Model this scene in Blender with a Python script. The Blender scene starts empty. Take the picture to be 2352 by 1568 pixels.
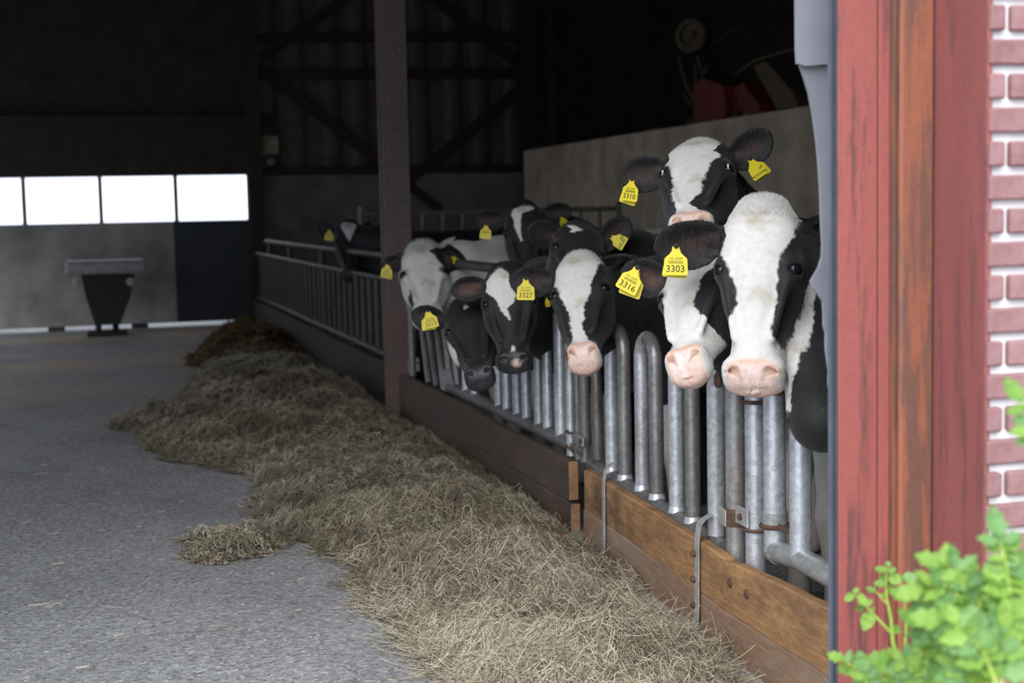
import bpy, math, random
import numpy as np
from mathutils import Vector, Matrix
import openvdb

random.seed(7)
rng = np.random.default_rng(11)
C = bpy.context.scene.collection
SC = bpy.context.scene

# ------------------------------------------------------------------ camera
F, CX, CY, EYE = 3340.0, 1176.0, 784.0, 1.5
pitch, roll, yaw = math.atan(300 / F), math.radians(1.22), math.radians(16.2)
fwd = np.array([math.sin(yaw) * math.cos(pitch), math.cos(yaw) * math.cos(pitch), -math.sin(pitch)])
r0 = np.array([math.cos(yaw), -math.sin(yaw), 0.0])
u0 = np.cross(r0, fwd)
cr, sr = math.cos(roll), math.sin(roll)
RIGHT, UP = cr * r0 - sr * u0, sr * r0 + cr * u0
O = np.array([0, 0, EYE])
cam = bpy.data.cameras.new('camera')
cam.sensor_width = 36.0
cam.lens = F / 2352 * 36.0
cam.clip_start, cam.clip_end = 0.05, 300
cam.dof.use_dof = True
cam.dof.focus_distance = 4.85
cam.dof.aperture_fstop = 3.2
camo = bpy.data.objects.new('camera', cam)
C.objects.link(camo)
camo.matrix_world = Matrix(((RIGHT[0], UP[0], -fwd[0], 0), (RIGHT[1], UP[1], -fwd[1], 0), (RIGHT[2], UP[2], -fwd[2], EYE), (0, 0, 0, 1)))
SC.camera = camo

# ------------------------------------------------------------------ world, exposure
W = bpy.data.worlds.new('overcast_sky')
SC.world = W
W.use_nodes = True
wn = W.node_tree
wn.nodes['Background'].inputs[0].default_value = (0.84, 0.95, 1.12, 1)
wn.nodes['Background'].inputs[1].default_value = 0.60
sun = bpy.data.lights.new('hazy_sun', 'SUN')
sun.energy = 2.1
sun.angle = math.radians(62)
sun.color = (1.0, .985, .96)
suno = bpy.data.objects.new('hazy_sun', sun); C.objects.link(suno)
suno.rotation_euler = Vector((0.42, 0.64, -0.70)).to_track_quat('-Z', 'Y').to_euler()
SC.view_settings.view_transform = 'Standard'
SC.view_settings.look = 'None'
SC.view_settings.gamma = 1.0
SC.view_settings.use_curve_mapping = False
SC.view_settings.exposure = 1.25
SC.cycles.max_bounces = 6
SC.cycles.diffuse_bounces = 4
SC.cycles.sample_clamp_indirect = 6.0

# ------------------------------------------------------------------ placing helpers: a photo pixel and one known distance give a world point
def ray(px, py): return fwd + RIGHT * ((px - CX) / F) - UP * ((py - CY) / F)
def on_z(px, py, z=0.0):
    d = ray(px, py); return O + d * ((z - EYE) / d[2])
def at_x(px, py, X):
    d = ray(px, py); return O + d * (X / d[0])
def at_y(px, py, Y):
    d = ray(px, py); return O + d * (Y / d[1])
def at_d(px, py, D): return O + ray(px, py) * D
GA, GB = np.array([2.012, 4.415]), np.array([2.108, 6.22])          # front face of the near boards
GT = (GB - GA) / np.linalg.norm(GB - GA)
GN = np.array([GT[1], -GT[0]])                                       # points into the pen
def on_gate(px, py, off=0.0):
    d = ray(px, py); k = (off + GN @ GA) / (GN @ d[:2]); return O + d * k
def gate_pt(Y, off, z):
    t = (Y - GA[1]) / GT[1]; p = GA + GT * t + GN * off
    return np.array([p[0], p[1], z])

# ------------------------------------------------------------------ mesh helpers
class MB:
    def __init__(s): s.v, s.f = [], []
    def add(s, v, f):
        n = len(s.v); s.v += [tuple(map(float, p)) for p in v]; s.f += [tuple(i + n for i in q) for q in f]; return s
    def box(s, c, size, ax=None, bevel=0.0):
        c = np.array(c, float); h = np.array(size, float) / 2
        A = np.eye(3) if ax is None else np.array(ax, float)
        if bevel <= 0:
            P = [c + A.T @ (h * np.array(q)) for q in ((-1,-1,-1),(1,-1,-1),(1,1,-1),(-1,1,-1),(-1,-1,1),(1,-1,1),(1,1,1),(-1,1,1))]
            return s.add(P, [(0,3,2,1),(4,5,6,7),(0,1,5,4),(1,2,6,5),(2,3,7,6),(3,0,4,7)])
        b = min(bevel, *(h * .9)); P = []; idx = {}
        for sx in (-1, 1):
            for sy in (-1, 1):
                for sz in (-1, 1):
                    for k in range(3):
                        q = h * np.array((sx, sy, sz)) - b * np.array((sx, sy, sz)) * (np.arange(3) != k)
                        idx[sx, sy, sz, k] = len(P); P.append(c + A.T @ q)
        fs = []
        for k in range(3):
            o = [i for i in range(3) if i != k]
            for sg in (-1, 1):
                L = []
                for a, bb in ((-1,-1),(1,-1),(1,1),(-1,1)):
                    t = [0,0,0]; t[k] = sg; t[o[0]] = a; t[o[1]] = bb; L.append(idx[t[0], t[1], t[2], k])
                fs.append(tuple(L) if (sg > 0) == (k != 1) else tuple(L[::-1]))
        for k in range(3):           # edges along axis k
            o = [i for i in range(3) if i != k]
            for a in (-1, 1):
                for bb in (-1, 1):
                    L = []
                    for (e, kk) in ((-1, o[0]), (1, o[0]), (1, o[1]), (-1, o[1])):
                        t = [0,0,0]; t[k] = e; t[o[0]] = a; t[o[1]] = bb; L.append(idx[t[0], t[1], t[2], kk])
                    fs.append(tuple(L))
        for sx in (-1, 1):
            for sy in (-1, 1):
                for sz in (-1, 1): fs.append(tuple(idx[sx, sy, sz, k] for k in range(3)))
        return s.add(P, fs)
    def tube(s, pts, r, seg=12, caps=True):
        pts = [np.array(p, float) for p in pts]; n = len(pts)
        rs = [r] * n if np.isscalar(r) else list(r)
        T = []
        for i in range(n):
            t = pts[min(i + 1, n - 1)] - pts[max(i - 1, 0)]; T.append(t / (np.linalg.norm(t) + 1e-12))
        u = np.cross(T[0], (0, 0, 1.0))
        if np.linalg.norm(u) < 1e-3: u = np.cross(T[0], (1.0, 0, 0))
        u /= np.linalg.norm(u); V = []
        for i in range(n):
            u = u - T[i] * (u @ T[i]); u /= np.linalg.norm(u); w = np.cross(T[i], u)
            for k in range(seg):
                a = 2 * math.pi * k / seg; V.append(pts[i] + rs[i] * (math.cos(a) * u + math.sin(a) * w))
        fs = [(i * seg + k, i * seg + (k + 1) % seg, (i + 1) * seg + (k + 1) % seg, (i + 1) * seg + k) for i in range(n - 1) for k in range(seg)]
        if caps: fs += [tuple(range(seg))[::-1], tuple((n - 1) * seg + k for k in range(seg))]
        return s.add(V, fs)
    def prism(s, outline, o, ax, ay, an, th):
        o, ax, ay, an = (np.array(q, float) for q in (o, ax, ay, an)); n = len(outline)
        V = [o + ax * p[0] + ay * p[1] + an * th / 2 for p in outline] + [o + ax * p[0] + ay * p[1] - an * th / 2 for p in outline]
        return s.add(V, [tuple(range(n)), tuple(range(2 * n - 1, n - 1, -1))] + [(i, i + n, (i + 1) % n + n, (i + 1) % n) for i in range(n)])
    def lathe(s, prof, o, axis, seg=20):
        o = np.array(o, float); a = np.array(axis, float); a /= np.linalg.norm(a)
        u = np.cross(a, (0, 0, 1.0)); u = u if np.linalg.norm(u) > 1e-3 else np.cross(a, (1.0, 0, 0)); u /= np.linalg.norm(u); w = np.cross(a, u)
        V = [o + a * h + r * (math.cos(2 * math.pi * k / seg) * u + math.sin(2 * math.pi * k / seg) * w) for r, h in prof for k in range(seg)]; n = len(prof)
        fs = [(i * seg + k, i * seg + (k + 1) % seg, (i + 1) * seg + (k + 1) % seg, (i + 1) * seg + k) for i in range(n - 1) for k in range(seg)]
        fs += [tuple(range(seg))[::-1], tuple((n - 1) * seg + k for k in range(seg))]
        return s.add(V, fs)
    def build(s, name, mat, parent=None, smooth=False, origin=None, fix=True):
        me = bpy.data.meshes.new(name); V = np.array(s.v, float)
        base = np.array(parent['_o'] if parent is not None and '_o' in parent else (0, 0, 0), float)
        org = base if origin is None else np.array(origin, float)
        me.from_pydata((V - org).tolist(), [], s.f)
        if fix:
            import bmesh
            b = bmesh.new(); b.from_mesh(me); bmesh.ops.recalc_face_normals(b, faces=b.faces); b.to_mesh(me); b.free()
        me.materials.append(mat)
        if smooth: shade(me, 40)
        o = bpy.data.objects.new(name, me); C.objects.link(o)
        if parent is not None: o.parent = parent
        o.location = (org - base).tolist(); o['_o'] = org.tolist()
        return o
def shade(me, ang=40):
    me.polygons.foreach_set('use_smooth', [True] * len(me.polygons))
    try: me.set_sharp_from_angle(angle=math.radians(ang))
    except Exception: pass
def tag(o, label, cat, group=None, kind=None):
    if label: o['label'] = label
    if cat: o['category'] = cat
    if group: o['group'] = group
    if kind: o['kind'] = kind
    return o
def thing(name, label, cat, loc, group=None):
    o = bpy.data.objects.new(name, None); C.objects.link(o); o.empty_display_size = .1
    o.location = tuple(map(float, loc)); o['_o'] = [float(q) for q in loc]
    return tag(o, label, cat, group)
def struct(o): o['kind'] = 'structure'; return o

# ------------------------------------------------------------------ materials
class N:
    def __init__(s, name):
        s.m = bpy.data.materials.new(name); s.m.use_nodes = True; s.t = s.m.node_tree
        s.p = s.t.nodes['Principled BSDF']; s.c = s.t.nodes.new('ShaderNodeTexCoord')
    def n(s, ty, **kw):
        q = s.t.nodes.new('ShaderNode' + ty)
        for k, v in kw.items(): setattr(q, k, v)
        return q
    def put(s, sock, v):
        if isinstance(v, bpy.types.NodeSocket): s.t.links.new(v, sock)
        elif isinstance(v, (tuple, list)) and len(v) == 3 and sock.type == 'RGBA': sock.default_value = (*v, 1)
        else: sock.default_value = v
    def coord(s, scale=(1, 1, 1), which='Object'):
        mp = s.n('Mapping'); mp.inputs['Scale'].default_value = scale; s.put(mp.inputs[0], s.c.outputs[which]); return mp.outputs[0]
    def noise(s, scale=5, detail=4, rough=.55, vec=None, sc=(1, 1, 1), dist=0):
        q = s.n('TexNoise'); q.inputs['Scale'].default_value = scale; q.inputs['Detail'].default_value = detail
        q.inputs['Roughness'].default_value = rough; q.inputs['Distortion'].default_value = dist
        s.put(q.inputs['Vector'], vec if vec is not None else s.coord(sc)); return q.outputs['Fac']
    def voro(s, scale=5, sc=(1, 1, 1), out='Distance'):
        q = s.n('TexVoronoi'); q.inputs['Scale'].default_value = scale; s.put(q.inputs['Vector'], s.coord(sc)); return q.outputs[out]
    def ramp(s, fac, stops):
        q = s.n('ValToRGB'); e = q.color_ramp.elements
        while len(e) < len(stops): e.new(.5)
        for el, (p, c) in zip(e, stops): el.position = p; el.color = (c, c, c, 1) if np.isscalar(c) else (*c, 1)
        s.put(q.inputs[0], fac); return q.outputs[0]
    def mix(s, f, a, b, mode='MIX'):
        q = s.n('Mix', data_type='RGBA', blend_type=mode); s.put(q.inputs[0], f); s.put(q.inputs[6], a); s.put(q.inputs[7], b); return q.outputs[2]
    def math(s, op, a, b=0.0, clamp=False):
        q = s.n('Math', operation=op, use_clamp=clamp); s.put(q.inputs[0], a); s.put(q.inputs[1], b); return q.outputs[0]
    def attr(s, name, out='Fac'):
        q = s.n('Attribute'); q.attribute_name = name; return q.outputs[out]
    def bump(s, h, strength=.3, dist=.01):
        q = s.n('Bump'); q.inputs['Strength'].default_value = strength; q.inputs['Distance'].default_value = dist
        s.put(q.inputs['Height'], h); s.put(s.p.inputs['Normal'], q.outputs[0]); return s
    def set(s, color=None, rough=None, metal=None, spec=None, **kw):
        for k, v in (('Base Color', color), ('Roughness', rough), ('Metallic', metal), ('Specular IOR Level', spec)):
            if v is not None: s.put(s.p.inputs[k], v)
        for k, v in kw.items(): s.put(s.p.inputs[k.replace('_', ' ')], v)
        return s

def plain(name, col, rough=.6, metal=0., var=.25, sc=12, spec=.5):
    q = N(name); nf = q.noise(sc, 5); c = np.array(col)
    q.set(q.ramp(nf, [(.3, tuple(c * (1 - var))), (.7, tuple(np.minimum(c * (1 + var), 1)))]), rough, metal, spec); q.bump(nf, .15, .004); return q.m

def m_floor():
    q = N('worn_concrete'); big = q.noise(.7, 5, .6); mid = q.noise(6, 6, .7)
    agg = q.voro(75, out='Color'); agd = q.voro(75)
    sep = q.n('SeparateColor'); q.put(sep.inputs[0], agg)
    base = q.mix(q.ramp(big, [(.35, 0.), (.65, 1.)]), (.37, .375, .385), (.47, .475, .485))
    base = q.mix(q.math('MULTIPLY', mid, .5), base, (.27, .27, .28))
    st = q.ramp(sep.outputs[0], [(.0, .38), (.35, .9), (.8, 1.1), (1., 1.75)])
    base = q.mix(.75, base, st, 'MULTIPLY')
    fine = q.noise(230, 3, .7)
    base = q.mix(.8, base, q.ramp(fine, [(.34, .30), (.5, 1.), (.70, 1.5)]), 'MULTIPLY')
    dk = q.noise(1.5, 4, .6, sc=(1, .5, 1)); base = q.mix(q.ramp(dk, [(.5, 0.), (.72, .5)]), base, (.20, .205, .215))
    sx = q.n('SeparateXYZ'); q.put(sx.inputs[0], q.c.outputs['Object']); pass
    base = q.mix(q.math('MULTIPLY', q.ramp(q.noise(.35, 4, .6, sc=(.6, 1.4, 1)), [(.46, 0.), (.60, .7)]), q.ramp(q.math('MULTIPLY', q.math('ADD', sx.outputs[1], -11.), .25), [(.0, 0.), (1., 1.)])), base, (.50, .40, .28))  # tan mixed in at the far end, standing for window light on the floor
    q.set(base, .78, spec=.35); q.bump(q.math('ADD', q.math('MULTIPLY', agd, .6), q.math('MULTIPLY', fine, .8)), .55, .006); return q.m
def m_wood(name, light, dark, dirt):
    q = N(name); g = q.noise(9, 8, .65, sc=(14, .8, 14), dist=1.2); b = q.noise(3.2, 4, .6, sc=(1, .7, 1.6)); d = q.noise(2.2, 6, .7, sc=(1, .8, 1.6)); f = q.noise(60, 4, .7, sc=(1, .12, 1))
    c = q.mix(q.ramp(g, [(.3, 0.), (.7, 1.)]), dark, light)
    c = q.mix(q.ramp(b, [(.5, 0.), (.75, .55)]), c, tuple(min(1, x * 1.7) for x in light))
    c = q.mix(q.ramp(d, [(.42, 0.), (.66, .9)]), c, dirt)
    c = q.mix(.5, c, q.ramp(f, [(.3, .5), (.6, 1.1)]), 'MULTIPLY')
    q.set(c, .7, spec=.3); q.bump(q.math('ADD', g, f), .35, .004); return q.m
def m_galv(name, col, dirt, amt, rough=.42, metal=.55):
    q = N(name); v = q.voro(55, out='Color'); sp = q.n('SeparateColor'); q.put(sp.inputs[0], v)
    nz = q.noise(14, 5, .7); st = q.noise(5, 5, .65, sc=(1, 1, .25)); f = q.noise(120, 3, .7)
    c = q.mix(q.ramp(sp.outputs[1], [(0., 0.), (1., 1.)]), tuple(x * .82 for x in col), tuple(min(1, x * 1.12) for x in col))
    c = q.mix(q.ramp(st, [(.62 - amt, 0.), (.82 - amt * .6, .95)]), c, dirt)
    c = q.mix(.5, c, q.ramp(f, [(.3, .6), (.55, 1.05)]), 'MULTIPLY')
    q.set(c, q.ramp(nz, [(.3, rough - .12), (.7, rough + .2)]), metal); q.bump(q.math('ADD', nz, q.math('MULTIPLY', f, .4)), .3, .004); return q.m
def m_paint(name, col, under, amt, rough=.55, light=None):
    q = N(name); s1 = q.noise(6, 6, .7, sc=(1.5, 1.5, .12)); s2 = q.noise(17, 7, .75, sc=(1, 1, .35)); f = q.noise(90, 4, .7)
    c = q.mix(q.ramp(q.noise(2, 4, .6, sc=(2.5, 2.5, .3)), [(.3, 0.), (.7, 1.)]), tuple(x * .85 for x in col), tuple(min(1, x * 1.15) for x in col))
    c = q.mix(q.ramp(q.noise(5, 6, .7, sc=(5, 5, .45)), [(.60 - amt, 0.), (.70 - amt, .85)]), c, under)
    c = q.mix(q.ramp(s2, [(.66, 0.), (.72, .7)]), c, tuple(x * .4 for x in under))
    if light: c = q.mix(q.ramp(q.noise(9, 3, .6, sc=(1, 1, .6)), [(.72, 0.), (.76, .9)]), c, light)
    c = q.mix(.35, c, q.ramp(f, [(.3, .6), (.6, 1.05)]), 'MULTIPLY')
    q.set(c, rough); q.bump(s2, .2, .004); return q.m

M = {}
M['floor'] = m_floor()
M['concrete'] = plain('cast_concrete', (.56, .46, .35), .85, 0, .3, 3)
M['block'] = plain('dusty_masonry', (.19, .175, .16), .9, 0, .35, 2.5)
M['dark_sheet'] = plain('dark_brown_sheet', (.048, .039, .030), .8, 0, .3, 4)
M['corrugated'] = plain('grey_corrugated_sheet', (.092, .086, .080), .6, .1, .25, 6)
M['door_panel'] = plain('dusty_door_panel', (.40, .38, .36), .7, 0, .45, 1.6)
M['door_dark'] = plain('blue_black_panel', (.03, .036, .042), .5, 0, .3, 2)
M['ceiling'] = plain('dark_roof', (.05, .045, .04), .9)
q = N('brown_painted_steel'); sp_ = q.noise(75, 4, .75, sc=(1, 1, .55)); st_ = q.noise(8, 4, .7, sc=(3, 3, .2)); hi_ = q.noise(2.2, 3)
q.set(q.mix(q.math('MULTIPLY', q.ramp(sp_, [(.56, 0.), (.66, 1.)]), q.ramp(st_, [(.42, .1), (.6, 1.)])), q.mix(q.ramp(hi_, [(.4, 0.), (.6, 1.)]), (.19, .115, .105), (.16, .125, .118)), (.45, .38, .34)), .6); q.bump(sp_, .3, .003); M['brown_steel'] = q.m
M['brace'] = plain('dark_red_brace', (.03, .018, .017), .6)
M['red'] = m_paint('red_oxide_paint', (.30, .076, .062), (.10, .04, .037), .07, .5, (.55, .38, .37))
M['red_rust'] = m_paint('rusty_orange_paint', (.27, .088, .048), (.12, .062, .045), .16, .6)
M['red_dull'] = m_paint('dull_red_paint', (.25, .082, .076), (.15, .062, .065), .08, .5)
M['trim_blue'] = plain('blue_grey_trim', (.16, .18, .235), .35, .2, .1)
M['rubber'] = plain('worn_grey_sheet', (.27, .28, .32), .6, 0, .16, 5)
M['brick'] = None
M['mortar'] = plain('whitewashed_mortar', (.78, .76, .76), .9, 0, .08, 20)
q = N('rosy_brick'); oi = q.n('ObjectInfo'); nz = q.noise(25, 5, .7)
q.set(q.mix(q.ramp(nz, [(.35, 0.), (.75, .6)]), q.mix(oi.outputs['Random'], (.21, .092, .092), (.29, .145, .145)), (.38, .24, .24)), .85); q.bump(nz, .4, .006); M['brick'] = q.m
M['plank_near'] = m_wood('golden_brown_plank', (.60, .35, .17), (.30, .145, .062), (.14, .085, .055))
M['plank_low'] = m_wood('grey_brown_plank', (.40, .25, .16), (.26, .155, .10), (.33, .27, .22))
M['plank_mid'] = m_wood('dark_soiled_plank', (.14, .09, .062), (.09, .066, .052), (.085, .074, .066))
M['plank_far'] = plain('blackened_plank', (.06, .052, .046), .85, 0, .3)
M['end_grain'] = m_wood('sawn_end_grain', (.60, .36, .18), (.42, .22, .10), (.25, .14, .08))
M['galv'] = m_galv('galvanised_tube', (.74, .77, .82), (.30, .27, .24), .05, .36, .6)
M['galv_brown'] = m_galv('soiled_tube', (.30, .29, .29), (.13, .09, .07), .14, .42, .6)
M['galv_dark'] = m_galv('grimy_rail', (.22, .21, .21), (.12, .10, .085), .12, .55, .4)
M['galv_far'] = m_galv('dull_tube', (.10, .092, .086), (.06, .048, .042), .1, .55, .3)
M['pale_strip'] = m_galv('pale_galvanised_strap', (.52, .51, .50), (.33, .30, .27), .03, .5, .3)
M['rust'] = plain('rusty_iron', (.15, .085, .06), .75, .3, .4, 40)
M['galv_rusty'] = m_galv('rust_streaked_tube', (.46, .47, .47), (.24, .135, .10), .12, .45, .5)
M['yellow'] = plain('yellow_tag_plastic', (.80, .66, .035), .4, 0, .06, 30)
M['ink'] = plain('black_tag_print', (.02, .02, .012), .6)
M['ink_soft'] = plain('faded_tag_print', (.25, .22, .02), .6)
M['cream'] = plain('cream_plastic', (.42, .38, .26), .5)
M['grey_plate'] = plain('pale_shelf', (.42, .40, .39), .6)
M['black_bin'] = plain('black_plastic', (.010, .011, .010), .55)
M['rubber_black'] = plain('tyre_rubber', (.022, .021, .02), .8)
M['mach_red'] = plain('faded_machine_red', (.18, .022, .018), .6, 0, .4, 8)
M['mach_tan'] = plain('dusty_tan_metal', (.13, .10, .07), .7, .2)
M['stem'] = plain('green_stem', (.30, .42, .06), .5)
M['dirt'] = plain('dry_dung', (.12, .08, .045), .95, 0, .4, 30)
q = N('polycarbonate_pane'); q.set((.95, .93, .93), .25, Transmission_Weight=1.0, IOR=1.05, Emission_Color=(1, .96, .97, 1), Emission_Strength=.25); M['pane'] = q.m  # weak glow added to lift the panes to daylight white
def m_leaf(name, a, b):
    q = N(name); oi = q.n('ObjectInfo'); nz = q.noise(40, 3, .6)
    q.set(q.mix(q.math('ADD', q.math('MULTIPLY', oi.outputs['Random'], .7), q.math('MULTIPLY', nz, .3)), a, b), .38)
    tr = q.n('BsdfTranslucent'); tr.inputs[0].default_value = (.35, .55, .05, 1); ad = q.n('MixShader'); ad.inputs[0].default_value = .35
    q.t.links.new(q.p.outputs[0], ad.inputs[1]); q.t.links.new(tr.outputs[0], ad.inputs[2])
    q.t.links.new(ad.outputs[0], q.t.nodes['Material Output'].inputs[0]); q.bump(nz, .3, .003); return q.m
M['leaf'] = m_leaf('fresh_leaf', (.16, .33, .05), (.33, .52, .09))
M['leaf_blue'] = m_leaf('bluish_leaf', (.14, .31, .09), (.26, .45, .15))
# coat: attributes white / pink / ear are painted per cow as distances in metres
def m_coat():
    q = N('holstein_coat'); hn = q.noise(420, 3, .7); hn2 = q.noise(60, 4, .7)
    jit = q.math('MULTIPLY', q.math('SUBTRACT', hn, .5), .012)
    w = q.math('ADD', q.attr('white'), jit)
    wm = q.ramp(q.math('ADD', q.math('MULTIPLY', w, 120.), .5), [(0., 0.), (1., 1.)])
    blk = q.ramp(hn2, [(.3, (.006, .006, .0075)), (.75, (.018, .017, .018))])
    wht = q.ramp(hn2, [(.25, (.64, .61, .56)), (.6, (.745, .74, .72))])
    wht = q.mix(q.math('MULTIPLY', q.attr('stain'), 1.0, True), wht, (.42, .34, .22))
    c = q.mix(wm, blk, wht)
    em = q.math('MULTIPLY', q.attr('ear'), q.math('SUBTRACT', 1., wm))
    c = q.mix(em, c, (.085, .045, .035))
    pm = q.ramp(q.math('ADD', q.math('MULTIPLY', q.math('ADD', q.attr('pink'), q.math('MULTIPLY', q.math('SUBTRACT', hn2, .5), .02)), 80.), .5), [(0., 0.), (1., 1.)])
    pk = q.mix(q.ramp(hn2, [(.35, 0.), (.7, 1.)]), (.78, .54, .47), (.88, .72, .67))
    pk = q.mix(q.math('MULTIPLY', q.attr('rim'), 1., True), pk, (.64, .38, .25))
    sp = q.voro(95); pk = q.mix(q.math('MULTIPLY', q.ramp(sp, [(.12, 1.), (.2, 0.)]), q.ramp(q.noise(9, 2), [(.5, 0.), (.62, .85)])), pk, (.10, .06, .045))
    dk = q.mix(.5, (.03, .03, .033), (.05, .05, .055))
    nose = q.mix(q.math('MULTIPLY', q.attr('pig'), 1., True), pk, dk)
    c = q.mix(pm, c, nose)
    c = q.mix(q.math('MULTIPLY', q.attr('lid'), 1., True), c, (.012, .010, .010))  # dark eyelid ring, plus shade painted into the nostrils
    q.set(c, q.mix(pm, (.64, .64, .64), (.36, .36, .36)), spec=.4, Sheen_Weight=.12, Sheen_Roughness=.5)
    strand = q.noise(300, 3, .6, sc=(1, 1, .18)); q.bump(q.math('ADD', strand, q.math('MULTIPLY', hn2, .6)), .35, .004); return q.m
M['coat'] = m_coat()
q = N('coat_hair'); q.set(q.attr('tone', 'Color'), .42, spec=.45); M['hair'] = q.m
q = N('hay_strand'); q.set(q.attr('tone', 'Color'), .75, spec=.2); M['hay'] = q.m
q = N('hay_heap'); nz = q.noise(22, 7, .75); n2 = q.noise(3, 4); q.set(q.mix(q.ramp(n2, [(.35, 0.), (.65, 1.)]), q.ramp(nz, [(.3, (.03, .026, .020)), (.7, (.11, .097, .075))]), q.ramp(nz, [(.3, (.027, .027, .018)), (.7, (.095, .09, .06))])), .9); q.bump(nz, .8, .02); M['hay_heap'] = q.m
q = N('eyeball'); q.set((.008, .008, .012), .14, spec=.3); M['eye'] = q.m
q = N('eye_white'); q.set((.72, .66, .68), .2); M['eye_white'] = q.m
# ================================================================== SETTING
YB = 20.7
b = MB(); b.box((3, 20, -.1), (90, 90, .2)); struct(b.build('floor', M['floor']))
b = MB(); b.box((2.75, 11.7, 5.1), (14, 18.5, .2)); struct(b.build('ceiling', M['ceiling']))
b = MB(); b.box((-4.1, 11.7, .55), (.2, 18.5, 1.1)); b.box((-4.1, 11.7, 3.8), (.2, 18.5, 2.4)); b.box((-4.1, 3.7, 2), (.2, 2.2, 4))  # unseen wall; its long strip opening is added for fill light inside
for yy in (2.9, 7.2, 11.6, 16.0, 20.4): b.box((-4.1, yy, 2.5), (.2, .35, 5))
struct(b.build('wall_left', M['block']))
b = MB(); b.box((9.6, 11.7, 2.5), (.2, 18.5, 5)); struct(b.build('wall_right', M['dark_sheet']))
# front wall with its bricks
BX = 1.676
wf = MB(); wf.box((5.9, 2.612, 2.5), (8.42, .30, 5)); wf.box((-3.7, 2.6, 2.5), (1.0, .3, 5)); wf.box((-.75, 2.6, 4.65), (4.9, .3, .7))
wall_front = struct(wf.build('wall_front', M['mortar']))
zc = [at_y(2290, y, 2.45)[2] for y in (80, 1150)]
step = (zc[0] - zc[1]) / 14
bricks = {}
def brick_mesh(L):
    k = round(L, 3)
    if k not in bricks:
        b = MB(); b.box((0, 0, 0), (L, .03, step - .0165), bevel=.004); o = b.build('brick', M['brick']); bricks[k] = o.data; bpy.data.objects.remove(o)
    return bricks[k]
z0 = zc[0] - step * 26
for r in range(38):
    z = z0 + step * (r + .5)
    if z < .03 or z > 2.35: continue
    x = BX; odd = (r % 2 == 0); first = True
    while x < 2.5:
        L = (.034 if odd else .145) if first else .21
        o = bpy.data.objects.new('brick', brick_mesh(L)); C.objects.link(o); o.parent = wall_front
        o.location = (x + L / 2, 2.4595 + random.uniform(-.0015, .0015), z)
        x += L + .0145; first = False
# red jamb
jamb = struct(thing('trim_1', None, None, (1.56, 2.7, 0)))
def jx(px, Y=2.63): return float(at_y(px, 700, Y)[0])
def jbox(name, p0, p1, y0, y1, mat, bev=.003):
    b = MB(); x0, x1 = jx(p0, y0), jx(p1, y0); b.box(((x0 + x1) / 2, (y0 + y1) / 2, 2.1), (x1 - x0, y1 - y0, 4.2), bevel=bev); return b.build(name, mat, jamb)
jbox('jamb_plate', 1926, 2016, 2.63, 2.636, M['red'])
jbox('jamb_plate', 2018, 2044, 2.631, 2.636, M['red'])
jbox('jamb_groove', 2044, 2068, 2.645, 2.72, M['red_rust'])
jbox('jamb_flange', 2068, 2146, 2.628, 2.70, M['red_rust'], .006)
b = MB(); b.prism([(0, 2.452), (0, 2.632), (.012, 2.632), (.012, 2.452)], (1.672, 0, 2.1), (1, 0, 0), (0, 1, 0), (0, 0, 1), 4.2); b.build('jamb_reveal', M['red_dull'], jamb)
# blue-grey edge strip of the doorway
b = MB(); x0, x1 = jx(1908, 2.72), jx(1927, 2.72); w = x1 - x0
for i, (a, c, d) in enumerate(((0, .34, .0), (.34, .5, .007), (.5, .82, .0), (.82, 1., .005))):
    b.box((x0 + w * (a + c) / 2, 2.726 + d / 2, 2.1), (w * (c - a), .012 - d, 4.2))
strip = b.build('trim_2', M['trim_blue']); struct(strip)
# grey worn sheet hanging inside the jamb
YS = 2.98
edge = [(1883, 430), (1885, 500), (1886, 525), (1888, 560), (1887, 590), (1879, 615), (1868, 634), (1861, 646), (1864, 660), (1878, 676), (1889, 692), (1891, 720), (1891, 748), (1896, 765), (1896, 800), (1900, 830), (1903, 852), (1902, 880), (1906, 905), (1906, 1060), (1909, 1120), (1909, 1400), (1911, 1700)]
top = [(1836, 150), (1846, 178), (1857, 215), (1866, 262), (1873, 312), (1879, 370)]
pts = [at_y(x, y, YS) for x, y in top + edge]
poly = [(p[0], p[2]) for p in pts] + [(1.80, .02), (1.80, pts[0][2])]
sheet = thing('worn_sheet', 'pale grey worn sheet with gnawed wavy edge beside the red door frame', 'sheet', (1.7, YS, 0))
b = MB(); b.prism(poly, (0, YS, 0), (1, 0, 0), (0, 0, 1), (0, 1, 0), .010); b.build('lower_sheet', M['rubber'], sheet)
up = [at_y(x, y, YS - .016) for x, y in ((1828, -500), (1828, 0), (1829, 110), (1831, 146), (1850, 152), (1890, 148))]
b = MB(); b.prism([(p[0], p[2]) for p in up] + [(1.80, up[-1][2]), (1.80, up[0][2])], (0, YS - .014, 0), (1, 0, 0), (0, 0, 1), (0, 1, 0), .012); b.build('upper_sheet', M['rubber'], sheet)
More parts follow.
